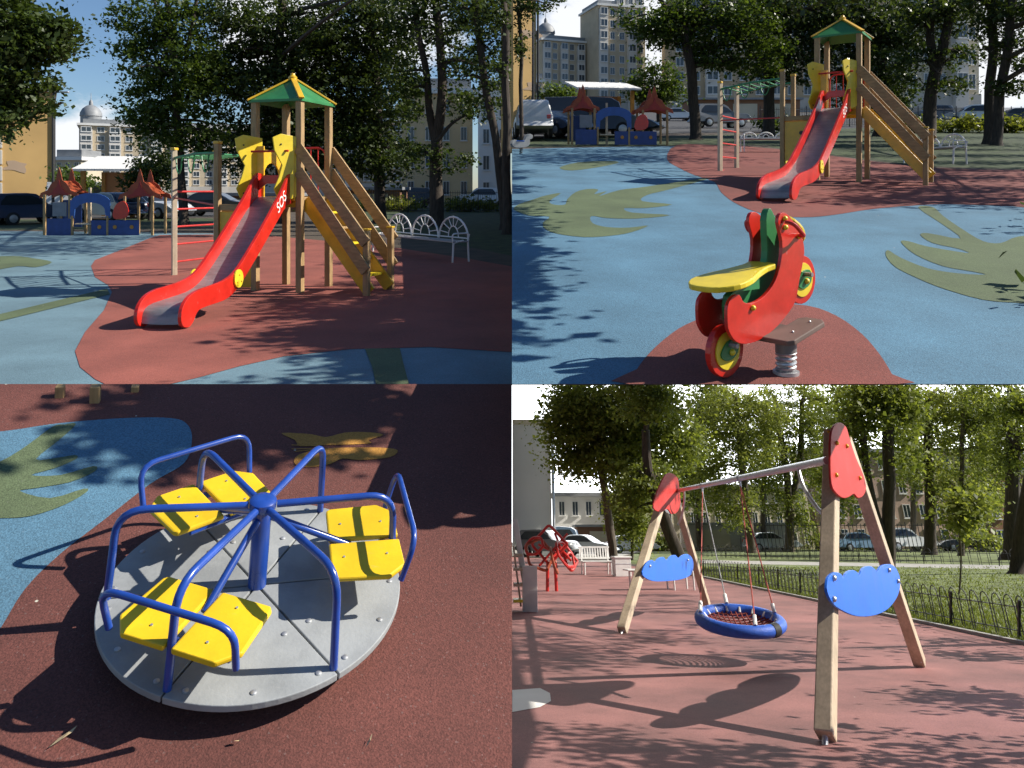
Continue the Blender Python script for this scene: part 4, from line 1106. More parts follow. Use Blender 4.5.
# ------------------------------------------------------------------ buildings
m_pane = mat('window_glass', (.05, .065, .08), .12, .1, 1, coat=.4)
m_frame = mat('white_window_frame', (.62, .62, .60), .6, .04, 3)
def wall_mat(name, col, var=.10): return mat(name, col, .9, var, .25, .15, 6)
m_yw = wall_mat('ochre_render', (.52, .335, .13), .12)
m_cream = wall_mat('cream_render', (.52, .46, .34))
m_beige = wall_mat('beige_brick', (.42, .33, .215))
m_tan = wall_mat('tan_block_brick', (.50, .415, .29))
m_pale = wall_mat('pale_block_render', (.60, .57, .52))
m_stone = wall_mat('grey_stone', (.44, .42, .38))
m_whitew = wall_mat('white_render', (.70, .69, .66), .05)
m_roof = mat('grey_sheet_roof', (.25, .26, .27), .6, .1, 1, metal=.2)
m_brown = wall_mat('brown_brick', (.23, .12, .07))
WIN = {}
def window(parent, x, y, z, w, h, yaw=0, key=None):
    """a window part (frame > pane); meshes are shared"""
    k_ = (round(w, 2), round(h, 2))
    if k_ not in WIN:
        fr = MB(); f_ = max(.06, w*.07)
        fr.box((-w/2+f_/2, 0, 0), (f_, .16, h)).box((w/2-f_/2, 0, 0), (f_, .16, h)).box((0, 0, h/2-f_/2), (w-2*f_, .16, f_)).box((0, 0, -h/2+f_/2), (w-2*f_, .16, f_)).box((0, 0, 0), (f_*.8, .14, h-2*f_)).box((0, -.03, -h/2-.06), (w+.2, .3, .1))
        fo = fr.build('window', m_frame); po = MB().box((0, .02, 0), (w-f_, .06, h-f_)).build('pane', m_pane, fo)
        WIN[k_] = (fo.data, po.data); bpy.data.objects.remove(po); bpy.data.objects.remove(fo)
    a = bpy.data.objects.new('window', WIN[k_][0]); COL.objects.link(a); a.parent = parent
    a.location = (x, y, z); a.rotation_euler = (0, 0, yaw)
    b = bpy.data.objects.new('pane', WIN[k_][1]); COL.objects.link(b); b.parent = a
    return a
def corner_M(G, px, d, yaw):
    return Matrix.Translation(G.gd(px, d)) @ Matrix.Rotation(R(yaw), 4, 'Z')

def yellow_house(M, W, D, H, label, sw):
    t = thing('ochre_building', label, 'building', M, 'ochre buildings at the left')
    MB().box((-W/2, D/2, H/2-1), (W, D, H+2)).build('wall', m_yw, t)
    # banded grey stone at the left part of the facade
    pass
    for i in range(int(H/1.1) if sw else 0):
        MB().box((-W+sw/2-.05, -.06, .5+i*1.1), (sw, .2, .98)).build('stone_course', m_stone, t, bevel=.04)
    MB().box((-W/2, D/2, H+.15), (W+.6, D+.6, .35)).build('roof', m_roof, t)
    MB().tube([(.12, -.1, 0), (.12, -.1, H)], .09, 8).build('downpipe', m_black, t)
    rnd = random.Random(3)
    for i in range(2):
        c_ = V((-W*.18, -.012, 3.2+i*4.2)); pts = []
        for k_ in range(12):
            a = 2*math.pi*k_/12; r_ = rnd.uniform(.3, .9); pts.append((c_.x+r_*1.3*math.cos(a), c_.z+r_*.6*math.sin(a)))
        MB().prism(smooth_poly(pts, 2), .02, XZ(-.012)).build('bare_plaster_patch', wall_mat('bare_plaster', (.40, .29, .20)), t)
    return t
dY = 52
yellow_house(corner_M(UL, 52, dY, 32), 12, 9, 8.4, 'tall ochre building with grey stone bands at the left edge of the upper left court', 9.2)
yellow_house(corner_M(UR, 536, 60, 30), 2.1, 2, 12.2, 'narrow piece of ochre building at the left edge of the sloping court', 0)

def apartment(M, W, D, H, floors, bays, label, bayset=(), wm=None, dome=False, arcs=False, x0=0, name='apartment_building', grp=None, wsize=(.52, .62), acc=None):
    """front on local -Y, spans x 0..W"""
    t = thing(name, label, 'building', M, grp)
    MB().box((W/2, D/2, H/2-8), (W, D, H+16)).build('wall', wm or m_beige, t)
    MB().box((W/2, D/2-.2, H+.3), (W+1.2, D+1.2, .7)).build('cornice', m_whitew, t)
    MB().box((W/2, D/2, H+1.3), (W*.96, D*.9, 1.6)).build('roof', m_roof, t)
    fh = H/floors; bw = W/bays
    for b in range(bays):
        cx = bw*(b+.5)
        if b in bayset:
            MB().box((cx, -.55, H/2-.6), (bw*.86, 1.1, H-1.5)).build('bay_tower', m_pale, t)
        for f_ in range(floors):
            if f_ == 0 and floors > 4: continue
            y = -1.14 if b in bayset else -.04
            ww = bw*.74 if b in bayset else bw*wsize[0]
            window(t, cx, y, fh*(f_+.52), ww, fh*wsize[1])
    if floors > 4: MB().box((W/2, -.25, fh*.5), (W, .5, fh)).build('plinth', m_stone, t)
    if dome:
        pr = [(r_*.72, z_*.72) for r_, z_ in ((4.2, 0), (4.2, 3.4), (4.5, 3.6), (4.3, 5.2), (3.4, 6.9), (1.8, 8.2), (.9, 8.5), (.8, 10), (.5, 10.6), (.15, 11), (.08, 14))]
        MB().lathe(pr, 20, Matrix.Translation(V((3.2, 4, H+.6)))).build('dome', m_roof, t, smooth=True)
    if arcs:
        for b in range(bays-3, bays):
            MB().box((bw*(b+.5), 1.5, H+2.2+(b-bays+3)*1.2), (bw*.9, 2, 4.4+(b-bays+3)*2.4)).build('attic', m_pale, t)
            window(t, bw*(b+.5), .42, H+2.4, bw*.45, 2.6)
    return t
# the long block with a dome: nearer corner at its right, receding to the left
D1 = 215
MA = corner_M(UL, 79, 235, 28)
apartment(MA, 52, 16, 22, 8, 13, 'pale apartment block with a domed corner, left of the sunlit tree behind the ladder', (0, 2, 5, 7, 10), dome=True, wm=m_tan)
apartment(corner_M(UR, 542, 250, 22), 19, 16, 24, 7, 6, 'lower tan and white apartment block with a domed corner behind the sloping court', (0, 2, 4), dome=True, wm=m_tan)
apartment(corner_M(UR, 598, 246, 16), 17, 16, 35, 9, 5, 'tall tan and white apartment tower with arched attic, left of the dark trunk', (0, 3), arcs=True, wm=m_tan)
apartment(corner_M(UR, 672, 235, 0), 70, 16, 36, 8, 14, 'wide beige apartment block behind the dark trees of the sloping court', (2, 6, 10), wm=m_beige)
apartment(corner_M(UR, 905, 110, 8), 12, 12, 22, 6, 5, 'cream house behind the trunks at the right of the sloping court', (3,), wm=m_cream)
apartment(corner_M(UL, 55, 150, 0), 5.2, 8, 7.6, 3, 3, 'low cream house far between the ochre building and the domed block', (), wm=m_cream, name='cream_house')
apartment(corner_M(UL, 255, 200, 0), 40, 14, 20, 6, 10, 'beige block hidden behind the big dark trees of the upper left court', (2, 6), wm=m_beige)
apartment(corner_M(UL, 402, 100, 4), 9.4, 10, 14.5, 4, 4, 'tan house behind the forked tree at the right of the upper left court', (), wm=wall_mat('tan_render', (.56, .43, .25)), wsize=(.36, .5))
apartment(corner_M(UL, 478, 92, 2), 4.0, 10, 13.0, 4, 2, 'grey-white house front at the right end of the upper left court', (), wm=m_whitew, wsize=(.4, .55))
apartment(corner_M(UR, 528, 170, 0), 3.3, 8, 7.2, 3, 2, 'small cream house just right of the ochre building behind the sloping court', (), wm=m_cream, name='cream_house')
# sunken court: houses beyond the lawn (upright in their own ground)
def lr_build(px0, px1, prow, d_row, floors, bays, label, wm, wsize=(.45, .55), D=6, name='apartment_building'):
    a, b = LR.g(px0, d_row), LR.g(px1, d_row)
    M = LR.M(a, math.atan2((b-a).dot(LR.B.col[1]), (b-a).dot(LR.B.col[0])))
    H = LR.h(a, prow); W = (b-a).length
    t = thing(name, label, 'building', M)
    MB().box((W/2, D/2, H/2-1), (W, D, H+2)).build('wall', wm, t)
    MB().box((W/2, D/2-.2, H+.15), (W+.8, D+.8, .4)).build('roof', m_roof, t)
    fh = H/floors; bw = W/bays
    for i in range(bays):
        for f_ in range(floors):
            window(t, bw*(i+.5), -.04, fh*(f_+.52), bw*wsize[0], fh*wsize[1])
    return t
o0 = LR.g(512.6, 556); M = LR.M(o0, 0)
t = thing('white_building', 'sunlit blank white gable wall at the left of the sunken court', 'building', M)
Wd = (553-513)*o0.y/F; Hh = LR.h(o0, 424)
MB().box((Wd/2, 5, Hh/2-1), (Wd, 10, Hh+2)).build('wall', m_whitew, t)
MB().box((Wd/2, 5, Hh+.15), (Wd+.02, 10.6, .35)).build('roof', m_cream, t)
MB().tube([(Wd+.15, -.1, 0), (Wd+.15, -.1, Hh)], .12, 8).build('downpipe', m_galv, t)
lr_build(640, 815, 488, 549.3, 3, 14, 'pale beige house behind the middle trees of the sunken court', m_cream)
lr_build(822, 990, 452, 549.3, 4, 10, 'pinkish brick house behind the lawn with the white off-roader before it', wall_mat('pinkish_brick', (.42, .30, .24)))
lr_build(556, 638, 496, 549, 2, 6, 'white low house beyond the silver car on the drive', m_whitew)
lr_build(995, 1090, 455, 549.3, 4, 5, 'dark brown house at the right edge of the sunken court', m_brown)
# brick garages
def garage(G, px0, px1, top, row, label, wm, D=4):
    a, b = G.g(px0, row), G.g(px1, row); W = (b-a).length; H = G.h(a, top)
    t = thing('garage', label, 'garage', G.M(a, 0))
    MB().box((W/2, D/2, H/2-.3), (W, D, H+.6)).build('wall', wm, t)
    MB().box((W/2, D/2-.2, H+.12), (W+.5, D+.6, .22)).build('roof', m_roof, t)
    n_ = max(1, int(W/4))
    for i in range(n_):
        MB().box((W*(i+.5)/n_, -.04, H*.42), (W/n_*.66, .1, H*.8)).build('garage_door', m_cream, t)
    return t
garage(LR, 578, 650, 527, 551, 'low brown brick garage with a pale door behind the leftmost trunk of the sunken court', m_brown)
garage(LR, 690, 790, 525, 551, 'long low grey shed behind the trees of the sunken court', m_stone)
garage(UL, 210, 300, 196, 212, 'low dark shed behind the monkey bars of the upper left court', m_brown)
garage(UL, 330, 400, 190, 211, 'low dark shed behind the trees between the tower and the bench', m_brown)
garage(UR, 690, 800, 100, 121, 'long low brown shed behind the red ladder of the sloping court', m_brown)

# pale canopy behind the playhouse
def kiosk(G, px, py, wpx, label):
    b = G.g(px, py); u = b.y/F; W = wpx*u; H = 2.7
    t = thing('canopy_hut', label, 'hut', G.M(b, R(8)), 'canopy huts')
    for x in (-W/2, W/2):
        for y in (0, 3): MB().box((x, y, H/2), (.22, .22, H)).build('column', m_ochre, t)
    MB().box((0, 3.05, H/2), (W, .12, H)).build('back_wall', wall_mat('orange_brick', (.42, .20, .09)), t)
    MB().add([(-W/2-.5, -.4, H), (W/2+.5, -.4, H), (W/2+.5, 3.4, H+.9), (-W/2-.5, 3.4, H+.9), (-W/2-.5, -.4, H+.12), (W/2+.5, -.4, H+.12), (W/2+.5, 3.4, H+1.02), (-W/2-.5, 3.4, H+1.02)], [(0,1,2,3),(4,5,6,7),(0,1,5,4),(1,2,6,5),(2,3,7,6),(3,0,4,7)]).build('roof', m_whitew, t)
kiosk(UL, 108, 217.5, 46, 'hut with a pale sloping roof right behind the playhouse of the upper left court')
kiosk(UR, 608, 133, 50, 'hut with a pale sloping roof behind the playhouse of the sloping court')

# ------------------------------------------------------------------ playhouse with two pagoda roofs
def playhouse(M, s, label):
    t = thing('playhouse', label, 'playhouse', M, 'playhouses with two pagoda roofs')
    def pagoda(x, w_, z):
        rp = [(-w_*.72, z-.12), (-w_*.66, z+.06), (-w_*.42, z+.16), (-w_*.28, z+.40), (-w_*.12, z+.52), (-.05, z+.85), (0, z+.98), (.05, z+.85), (w_*.12, z+.52), (w_*.28, z+.40), (w_*.42, z+.16), (w_*.66, z+.06), (w_*.72, z-.12), (w_*.4, z-.02), (0, z+.04), (-w_*.4, z-.02)]
        r_ = None
        for y in (-.38, .38):
            o = MB().prism([(x+a, b) for a, b in rp], .04, XZ(y)).build('roof_board', m_orange, t, bevel=.008)
            MB().prism([(x+a*.55, z+(b-z)*.55) for a, b in rp], .02, XZ(y-.032 if y < 0 else y+.032)).build('roof_inlay', mat('deep_red_board', (.30, .025, .02), .5, .1, 5), o)
        MB().add([(x-w_*.5, -.36, z+.08), (x+w_*.5, -.36, z+.08), (x, -.36, z+.5), (x-w_*.5, .36, z+.08), (x+w_*.5, .36, z+.08), (x, .36, z+.5)], [(0,2,5,3), (1,4,5,2), (0,3,4,1)]).build('roof', m_orange, t)
        for sx in (-w_*.45, w_*.45):
            for y in (-.5, .5): MB().box((x+sx, y, z/2), (.08, .08, z)).build('post', m_wood, t, bevel=.006)
    pagoda(-1.55, 1.0, 1.45); pagoda(1.35, 1.1, 1.40)
    bl = m_navy
    MB().box((-1.45, -.56, .30), (.85, .04, .6)).build('blue_panel', bl, t, bevel=.006)
    MB().box((-1.62, .54, .75), (.7, .04, 1.0)).build('blue_panel', bl, t, bevel=.006)
    MB().box((-1.45, -.52, .93), (.5, .04, .5)).build('grey_panel', mat('grey_board', (.20, .21, .24), .5, .1, 5), t, bevel=.006)
    MB().box((.55, -.56, .27), (1.7, .04, .54)).build('blue_panel', bl, t, bevel=.006)
    arch = [(-1.05, .62), (-1.05, 1.25)] + [(-.33+.72*math.cos(R(a)), 1.15+.36*math.sin(R(a))) for a in range(165, 14, -15)] + [(.37, 1.25), (.37, .62), (.22, .62), (.18, .95)] + [(-.33+.48*math.cos(R(a)), .95+.22*math.sin(R(a))) for a in range(15, 166, 15)] + [(-.88, .95), (-.9, .62)]
    MB().prism(arch, .04, XZ(-.56)).build('arch_panel', mat('mid_blue_board', (.03, .10, .34), .45, .1, 5), t, bevel=.006)
    MB().box((-.98, -.56, .35), (.07, .06, .7)).build('post', m_wood, t)
    MB().box((.28, -.56, .35), (.07, .06, .7)).build('post', m_wood, t)
    MB().box((-.55, -.2, .85), (.08, .08, 1.7)).build('post', m_woodl, t)
    MB().box((-.35, -.3, .40), (1.1, .5, .05)).build('sand_table', m_woodl, t, bevel=.006)
    sail = smooth_poly([(.52, .62), (.50, .85), (.62, 1.12), (.86, 1.22), (1.0, 1.08), (1.05, .85), (.98, .66), (.75, .58)], 3)
    MB().prism(sail, .05, XZ(-.60)).build('red_sail_panel', m_redp, t, bevel=.01)
    for x in (.0, .55, 1.15):
        MB().lathe([(.07, -.01), (.07, .01)], 12, Matrix.Translation(V((x, -.59, .3))) @ Matrix.Rotation(R(90), 4, 'X')).build('round_window', m_ochre, t)
    t.scale = (s, s, s)
    return t
p, yw, ln = between(UL, 36, 236, 152, 234)
playhouse(UL.M(p+V((.3, .3, 0)), R(0)), ln/3.7, 'blue playhouse with red pagoda roofs left of the ladder, near the ochre building')
p, yw, ln = between(UR, 562, 146, 676, 144.5)
playhouse(UR.M(p+V((0, .3, 0)), R(4)), ln/4.9, 'blue playhouse with red pagoda roofs at the back of the sloping blue court')
# white spring animal left of the sloping court, shade put into its grey colour
p = UR.g(521, 154)
t = thing('spring_animal', 'small white spring animal, shade put into its grey colour, at the left edge of the sloping court', 'spring rider', UR.M(p, R(20)))
bo = smooth_poly([(-.45, .35), (-.5, .55), (-.38, .66), (-.1, .58), (.12, .62), (.22, .86), (.38, .95), (.55, .86), (.5, .72), (.4, .68), (.38, .45), (.2, .32), (-.2, .28)], 3)
for y in (-.12, .12): MB().prism(bo, .04, XZ(y)).build('side_board', mat('shade_grey_board', (.30, .31, .31), .6, .1, 5), t, bevel=.01)
MB().box((-.08, 0, .6), (.4, .3, .04)).build('seat', m_bluep, t, bevel=.01); t.scale = (.75, .75, .75)
MB().tube([(.07*math.cos(a), .07*math.sin(a), .3*a/25) for a in np.linspace(0, 25, 60)], .018, 6).build('spring', m_black, t, smooth=True)

# street lamp left of the domed block, and its twin on the slope
def lamp(G, px, row, top, label):
    b = G.g(px, row); hh = G.h(b, top); t = thing('street_lamp', label, 'street lamp', G.M(b), 'street lamps')
    MB().tube([(0, 0, -.2), (0, 0, hh*.97)], [.09, .05], 8).build('pole', m_black, t, smooth=True)
    MB().tube(smooth_poly([(0, 0, hh*.95), (.1, 0, hh*.99), (.5, 0, hh)], 4, False), .035, 6).build('arm', m_black, t, smooth=True)
    MB().box((.7, 0, hh-.01), (.5, .2, .1)).build('lamp_head', m_galv, t, bevel=.03)
lamp(UL, 53, 217, 92, 'thin dark street lamp beside the ochre building of the upper left court')
lamp(UR, 533, 134, -40, 'thin dark street lamp beside the ochre strip of the sloping court')
def high(G, spots, sig, over=.8):
    """points above the frame that lie between the sun and these spots of ground: leaf clumps are added there to shade them"""
    out = []
    for px, row in spots:
        S = G.g(px, row); k_ = CY/F
        t_ = max(4.0, (EYE + k_*S.y + over - S.z)/(sd.z - k_*sd.y)) + random.uniform(0, 2.0)
        out.append((S + sd*t_, sig))
    return out
def aside(G, spots, sig):
    """points beyond the right edge of the frame between the sun and these spots"""
    out = []
    for px, row in spots:
        S = G.g(px, row); k_ = (1024+25-CX)/F
        t_ = max(3.0, (k_*S.y + .5 - S.x)/(sd.x - k_*sd.y)) + random.uniform(0, 1.0)
        out.append((S + sd*t_, sig))
    return out
# ------------------------------------------------------------------ trees
m_bark = mat('dark_bark', (.055, .042, .032), .95, .35, 5, .8, 14, stretch=(3, 3, .5))
m_barkl = mat('grey_bark', (.10, .08, .06), .95, .35, 5, .8, 14, stretch=(3, 3, .5))
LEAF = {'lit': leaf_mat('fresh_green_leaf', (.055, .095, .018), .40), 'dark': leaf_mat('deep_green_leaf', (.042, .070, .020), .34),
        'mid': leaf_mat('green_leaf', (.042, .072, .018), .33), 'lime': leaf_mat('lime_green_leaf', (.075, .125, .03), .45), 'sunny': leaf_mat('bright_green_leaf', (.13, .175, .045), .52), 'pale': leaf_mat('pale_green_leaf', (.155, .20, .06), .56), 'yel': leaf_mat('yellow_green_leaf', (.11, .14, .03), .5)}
def keep_fn(side):
    if side == 'L': return lambda p: p[:, 0] < -0.06
    if side == 'R': return lambda p: p[:, 0] > 0.06
    if side == 'S': return lambda p: (p[:, 0] > 0.06) & ((p[:, 2] < EYE - (384-CY)/F*p[:, 1] + .25) | (p[:, 2] < UR.z0+UR.sy*p[:, 1]-.6)) & (p[:, 2] < UR.z0+UR.sy*p[:, 1]-.5)
    return lambda p: np.ones(len(p), bool)

def leaves(name, pts, size, mat_, parent, org):
    n = len(pts)
    nrm = RNG.normal(size=(n, 3)); nrm[:, 2] = np.abs(nrm[:, 2])*1.3 + .2; nrm /= np.linalg.norm(nrm, axis=1)[:, None]
    r = RNG.normal(size=(n, 3)); a = np.cross(nrm, r); a /= np.linalg.norm(a, axis=1)[:, None]; b = np.cross(nrm, a)
    l = size*np.clip(RNG.lognormal(0, .35, n), .45, 2.1)[:, None]
    v = np.empty((n, 4, 3)); c = pts-np.array(org)
    v[:, 0] = c - a*l*.55; v[:, 1] = c + b*l*.36 + a*l*.05; v[:, 2] = c + a*l*.55 - nrm*l*.12; v[:, 3] = c - b*l*.36 + a*l*.05
    me = bpy.data.meshes.new(name)
    me.vertices.add(n*4); me.vertices.foreach_set('co', v.reshape(-1))
    me.loops.add(n*4); me.loops.foreach_set('vertex_index', np.arange(n*4))
    me.polygons.add(n); me.polygons.foreach_set('loop_start', np.arange(n)*4); me.polygons.foreach_set('loop_total', np.full(n, 4))
    me.update(calc_edges=True); me.materials.append(mat_)
    o = bpy.data.objects.new(name, me); COL.objects.link(o); o.parent = parent
    return o

def clumps(blobs, d, deep=.8, per=70, sig=.34, squash=.5):
    """blobs: (cx, cy, rx, ry, n clumps) in the picture at distance d, with real depth"""
    cs = []; L_ = []
    for cx, cy, rx, ry, n in blobs:
        u = RNG.normal(size=(n, 3)); u /= np.linalg.norm(u, axis=1)[:, None]; u *= (RNG.uniform(0, 1, n)**.4)[:, None]
        c = np.array(P(cx, cy, d)); k_ = d/F
        cc = c + u*np.array([rx*k_, max(rx, ry)*k_*deep, ry*k_])
        cs.append(cc)
    cc = np.concatenate(cs)
    for c in cc:
        m = int(per*RNG.uniform(.5, 1.4)); s = sig*RNG.uniform(.65, 1.35)
        L_.append(c + RNG.normal(size=(m, 3))*np.array([s, s, s*squash]))
    return cc, np.concatenate(L_)

def tree(G, side, label, trunks, d, blobs, leaf='mid', size=.14, per=70, sig=.34, limbs=14, bark=m_bark, group=None, name='tree', deep=.8, cat='tree', base=None, extra=None):
    """trunks: list of polylines of (px, py, half-width px); the first point of the first is the foot"""
    f_ = trunks[0][0]
    org = G.gd(f_[0], d) if base is None else base
    t = thing(name, label, cat, Matrix.Translation(org), group)
    keep = keep_fn(side); size *= .85; per = int(per*1.3)
    mb = MB(); tops = []
    for k_, tr in enumerate(trunks):
        pts = []; rs = []
        for i, (px, py, r) in enumerate(tr):
            q = P(px, py, d + .25*math.sin(i*1.7+k_))
            if k_ == 0 and i == 0: q = org - V((0, 0, .2))
            if side == 'S': q.z = min(q.z, UR.z(q.x, q.y)-.6)
            pts.append(q-org); rs.append(r*d/F)
        p2 = smooth_poly([tuple(p)+(r,) for p, r in zip(pts, rs)], 4, False)
        p2 = [(x+.03*math.sin(z*2+k_), y, z, r) for x, y, z, r in p2]
        if k_ == 0: p2[0] = p2[0][:3]+(p2[0][3]*1.5,)
        mb.tube([p[:3] for p in p2], [max(p[3], .012) for p in p2], 9)
        tops += [(V(p[:3]), p[3]) for p in p2[len(p2)//3:]]
    dens = 1.3 if leaf == 'dark' else 1.25
    if side == 'S': dens = 2.1
    blobs = [(a_, b_, c_, e_, int(n_*dens)) for a_, b_, c_, e_, n_ in blobs]
    cc, lp = clumps(blobs, d, deep, per, sig)
    if extra:  # unseen leaf clumps above the frame, added to shade the ground
        ex = [np.array(c)+RNG.normal(size=(int(per*2.3), 3))*np.array([s_, s_, s_*.7]) for c, s_ in extra]
        lp = np.concatenate([lp]+ex); cc = np.concatenate([cc, np.array([c for c, _ in extra])])
    ok = keep(cc)
    cl = [V(c)-org for c in cc[ok]]
    rnd = random.Random(int(d*10)+len(blobs))
    for c in rnd.sample(cl, min(limbs, len(cl))):
        cand = [(a, r) for a, r in tops if a.z < c.z+.3] or tops
        a, r = min(cand, key=lambda q: (q[0]-c).length + abs(c.z-q[0].z)*.2)
        m_ = a.lerp(c, .5) + V((rnd.uniform(-.2, .2), rnd.uniform(-.2, .2), rnd.uniform(.0, .35)))
        pts = smooth_poly([tuple(a), tuple(m_), tuple(c)], 4, False); r0 = min(r*.55, .11)
        mb.tube(pts, [r0*(1-i/len(pts))+.012 for i in range(len(pts))], 5)
    mb.build('trunk', bark, t, smooth=True)
    lp = lp[keep(lp)]
    leaves('crown', lp, size, LEAF[leaf], t, org)
    return t

TG = 'trees around the upper left court'
# upper left
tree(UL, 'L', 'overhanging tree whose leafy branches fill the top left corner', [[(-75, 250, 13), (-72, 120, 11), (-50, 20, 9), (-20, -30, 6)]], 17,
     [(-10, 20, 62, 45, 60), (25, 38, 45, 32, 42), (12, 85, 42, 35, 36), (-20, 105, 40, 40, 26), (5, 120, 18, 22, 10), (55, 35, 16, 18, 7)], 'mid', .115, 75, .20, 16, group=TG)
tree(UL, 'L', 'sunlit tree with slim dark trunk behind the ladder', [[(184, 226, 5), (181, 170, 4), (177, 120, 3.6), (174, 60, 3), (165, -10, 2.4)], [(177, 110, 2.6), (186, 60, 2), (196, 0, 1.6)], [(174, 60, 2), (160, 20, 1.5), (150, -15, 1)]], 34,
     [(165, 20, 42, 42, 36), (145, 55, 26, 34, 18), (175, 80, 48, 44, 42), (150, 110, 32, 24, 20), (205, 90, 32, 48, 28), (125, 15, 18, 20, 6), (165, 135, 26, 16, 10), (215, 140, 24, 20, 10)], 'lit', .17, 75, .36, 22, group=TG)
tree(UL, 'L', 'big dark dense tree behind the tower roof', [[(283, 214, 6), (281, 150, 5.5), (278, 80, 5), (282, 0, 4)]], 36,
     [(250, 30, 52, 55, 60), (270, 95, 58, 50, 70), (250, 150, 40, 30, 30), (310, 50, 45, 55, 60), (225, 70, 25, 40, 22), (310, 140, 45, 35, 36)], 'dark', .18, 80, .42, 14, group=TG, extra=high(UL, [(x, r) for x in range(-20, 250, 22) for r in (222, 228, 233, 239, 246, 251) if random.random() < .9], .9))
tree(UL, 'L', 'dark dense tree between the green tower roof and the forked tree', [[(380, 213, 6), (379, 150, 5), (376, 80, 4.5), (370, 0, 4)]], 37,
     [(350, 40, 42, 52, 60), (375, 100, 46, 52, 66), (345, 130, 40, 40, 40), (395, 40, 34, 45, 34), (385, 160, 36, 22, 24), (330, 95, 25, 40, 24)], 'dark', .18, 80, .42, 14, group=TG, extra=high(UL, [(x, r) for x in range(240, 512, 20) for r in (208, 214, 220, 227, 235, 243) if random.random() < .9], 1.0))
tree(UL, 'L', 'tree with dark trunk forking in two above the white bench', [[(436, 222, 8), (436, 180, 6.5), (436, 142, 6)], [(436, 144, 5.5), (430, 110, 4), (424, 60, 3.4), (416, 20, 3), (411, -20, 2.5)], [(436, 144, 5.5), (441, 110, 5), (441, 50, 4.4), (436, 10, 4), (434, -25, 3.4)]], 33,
     [(420, 20, 45, 30, 26), (462, 45, 30, 34, 18), (405, 85, 26, 36, 18), (455, 95, 22, 26, 9), (440, -5, 55, 18, 16), (420, 150, 32, 14, 8), (470, 110, 18, 20, 5), (455, 165, 22, 12, 6)], 'mid', .15, 60, .34, 20, group=TG, extra=high(UL, [(x, r) for x in range(400, 512, 18) for r in (244, 252, 260, 268, 276) if random.random() < .85], .55))
tree(UL, 'L', 'slim leaning dark tree at the right end of the upper left court', [[(505, 214, 5), (500, 170, 4.4), (490, 110, 4), (480, 50, 3.6), (475, -10, 3)]], 30,
     [(478, 15, 32, 30, 20), (495, 60, 20, 30, 12), (470, 60, 18, 20, 6), (490, 100, 18, 20, 6)], 'dark', .14, 60, .30, 10, group=TG)
tree(UL, 'L', 'upright dark trunk at the very right end of the upper left court', [[(507, 218, 5), (506.5, 170, 4.4), (506, 90, 4), (505, 30, 3.6), (504, -10, 3)]], 27,
     [(498, 10, 18, 30, 12), (503, 75, 10, 30, 6)], 'dark', .13, 60, .28, 5, group=TG)
tree(UL, 'L', 'small bushy green tree behind the ladder and left of its trunk', [[(150, 219, 2), (150, 195, 2), (151, 170, 1.5)]], 39,
     [(152, 165, 20, 26, 26), (142, 180, 16, 16, 12), (166, 175, 14, 16, 10)], 'mid', .16, 60, .30, 6, name='bushy_tree', group=TG)
tree(UL, 'L', 'pale green bush left of the domed block, above the playhouse', [[(72, 214, 1.5), (72, 195, 1.2), (72, 180, 1)]], 48,
     [(70, 180, 16, 14, 18), (80, 188, 12, 10, 8)], 'lime', .2, 50, .35, 4, name='bush', cat='bush')
for i, (px, w_) in enumerate(((395, 26), (470, 30), (330, 30), (250, 28))):
    tree(UL, 'L', ['low sunlit hedge behind the iron fence left of the forked tree', 'low sunlit hedge under the white off-roader behind the bench', 'low hedge between the tower and the stair', 'low hedge seen under the tower deck'][i], [[(px, 211, 1), (px, 205, 1), (px, 203, .8)]], 56,
         [(px, 205, w_, 6, 26)], 'yel' if i < 2 else 'dark', .2, 50, .40, 0, name='hedge', cat='hedge', group='hedges behind the upper left court')
# upper right
TG2 = 'trees around the sloping court'
tree(UR, 'R', 'twigs and trunk reaching in at the top left corner of the sloping court', [[(521, 130, 2.2), (521, 60, 2.0), (519, 0, 1.8), (518, -40, 1.6)]], 30,
     [(522, 5, 16, 14, 8), (545, 4, 20, 7, 7), (520, 30, 10, 18, 5), (518, 52, 12, 8, 4)], 'dark', .13, 45, .2, 8, group=TG2)
tree(UR, 'R', 'sunlit tree with strong dark trunk between the playhouse and the red ladder', [[(696, 136, 6), (694, 105, 5.2), (692, 75, 5), (686, 42, 4.4), (684, 0, 4)], [(687, 42, 3.5), (700, 15, 3), (712, -15, 2.4)], [(686, 40, 3), (670, 15, 2.4), (655, -10, 2)]], 38,
     [(660, 15, 36, 26, 30), (700, 25, 42, 32, 36), (740, 30, 36, 30, 34), (650, 35, 22, 16, 10), (715, 55, 32, 16, 16), (765, 55, 26, 18, 16)], 'lit', .17, 75, .40, 18, group=TG2)
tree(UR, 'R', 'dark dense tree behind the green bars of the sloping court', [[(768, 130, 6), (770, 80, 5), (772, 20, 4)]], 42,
     [(775, 20, 40, 35, 46), (800, 55, 40, 30, 40), (760, 5, 40, 20, 20), (760, 70, 24, 14, 10)], 'dark', .19, 80, .44, 10, group=TG2, extra=high(UR, [(x, r) for x in range(690, 1024, 22) for r in (122, 127, 132, 138, 145) if random.random() < .9], 1.1))
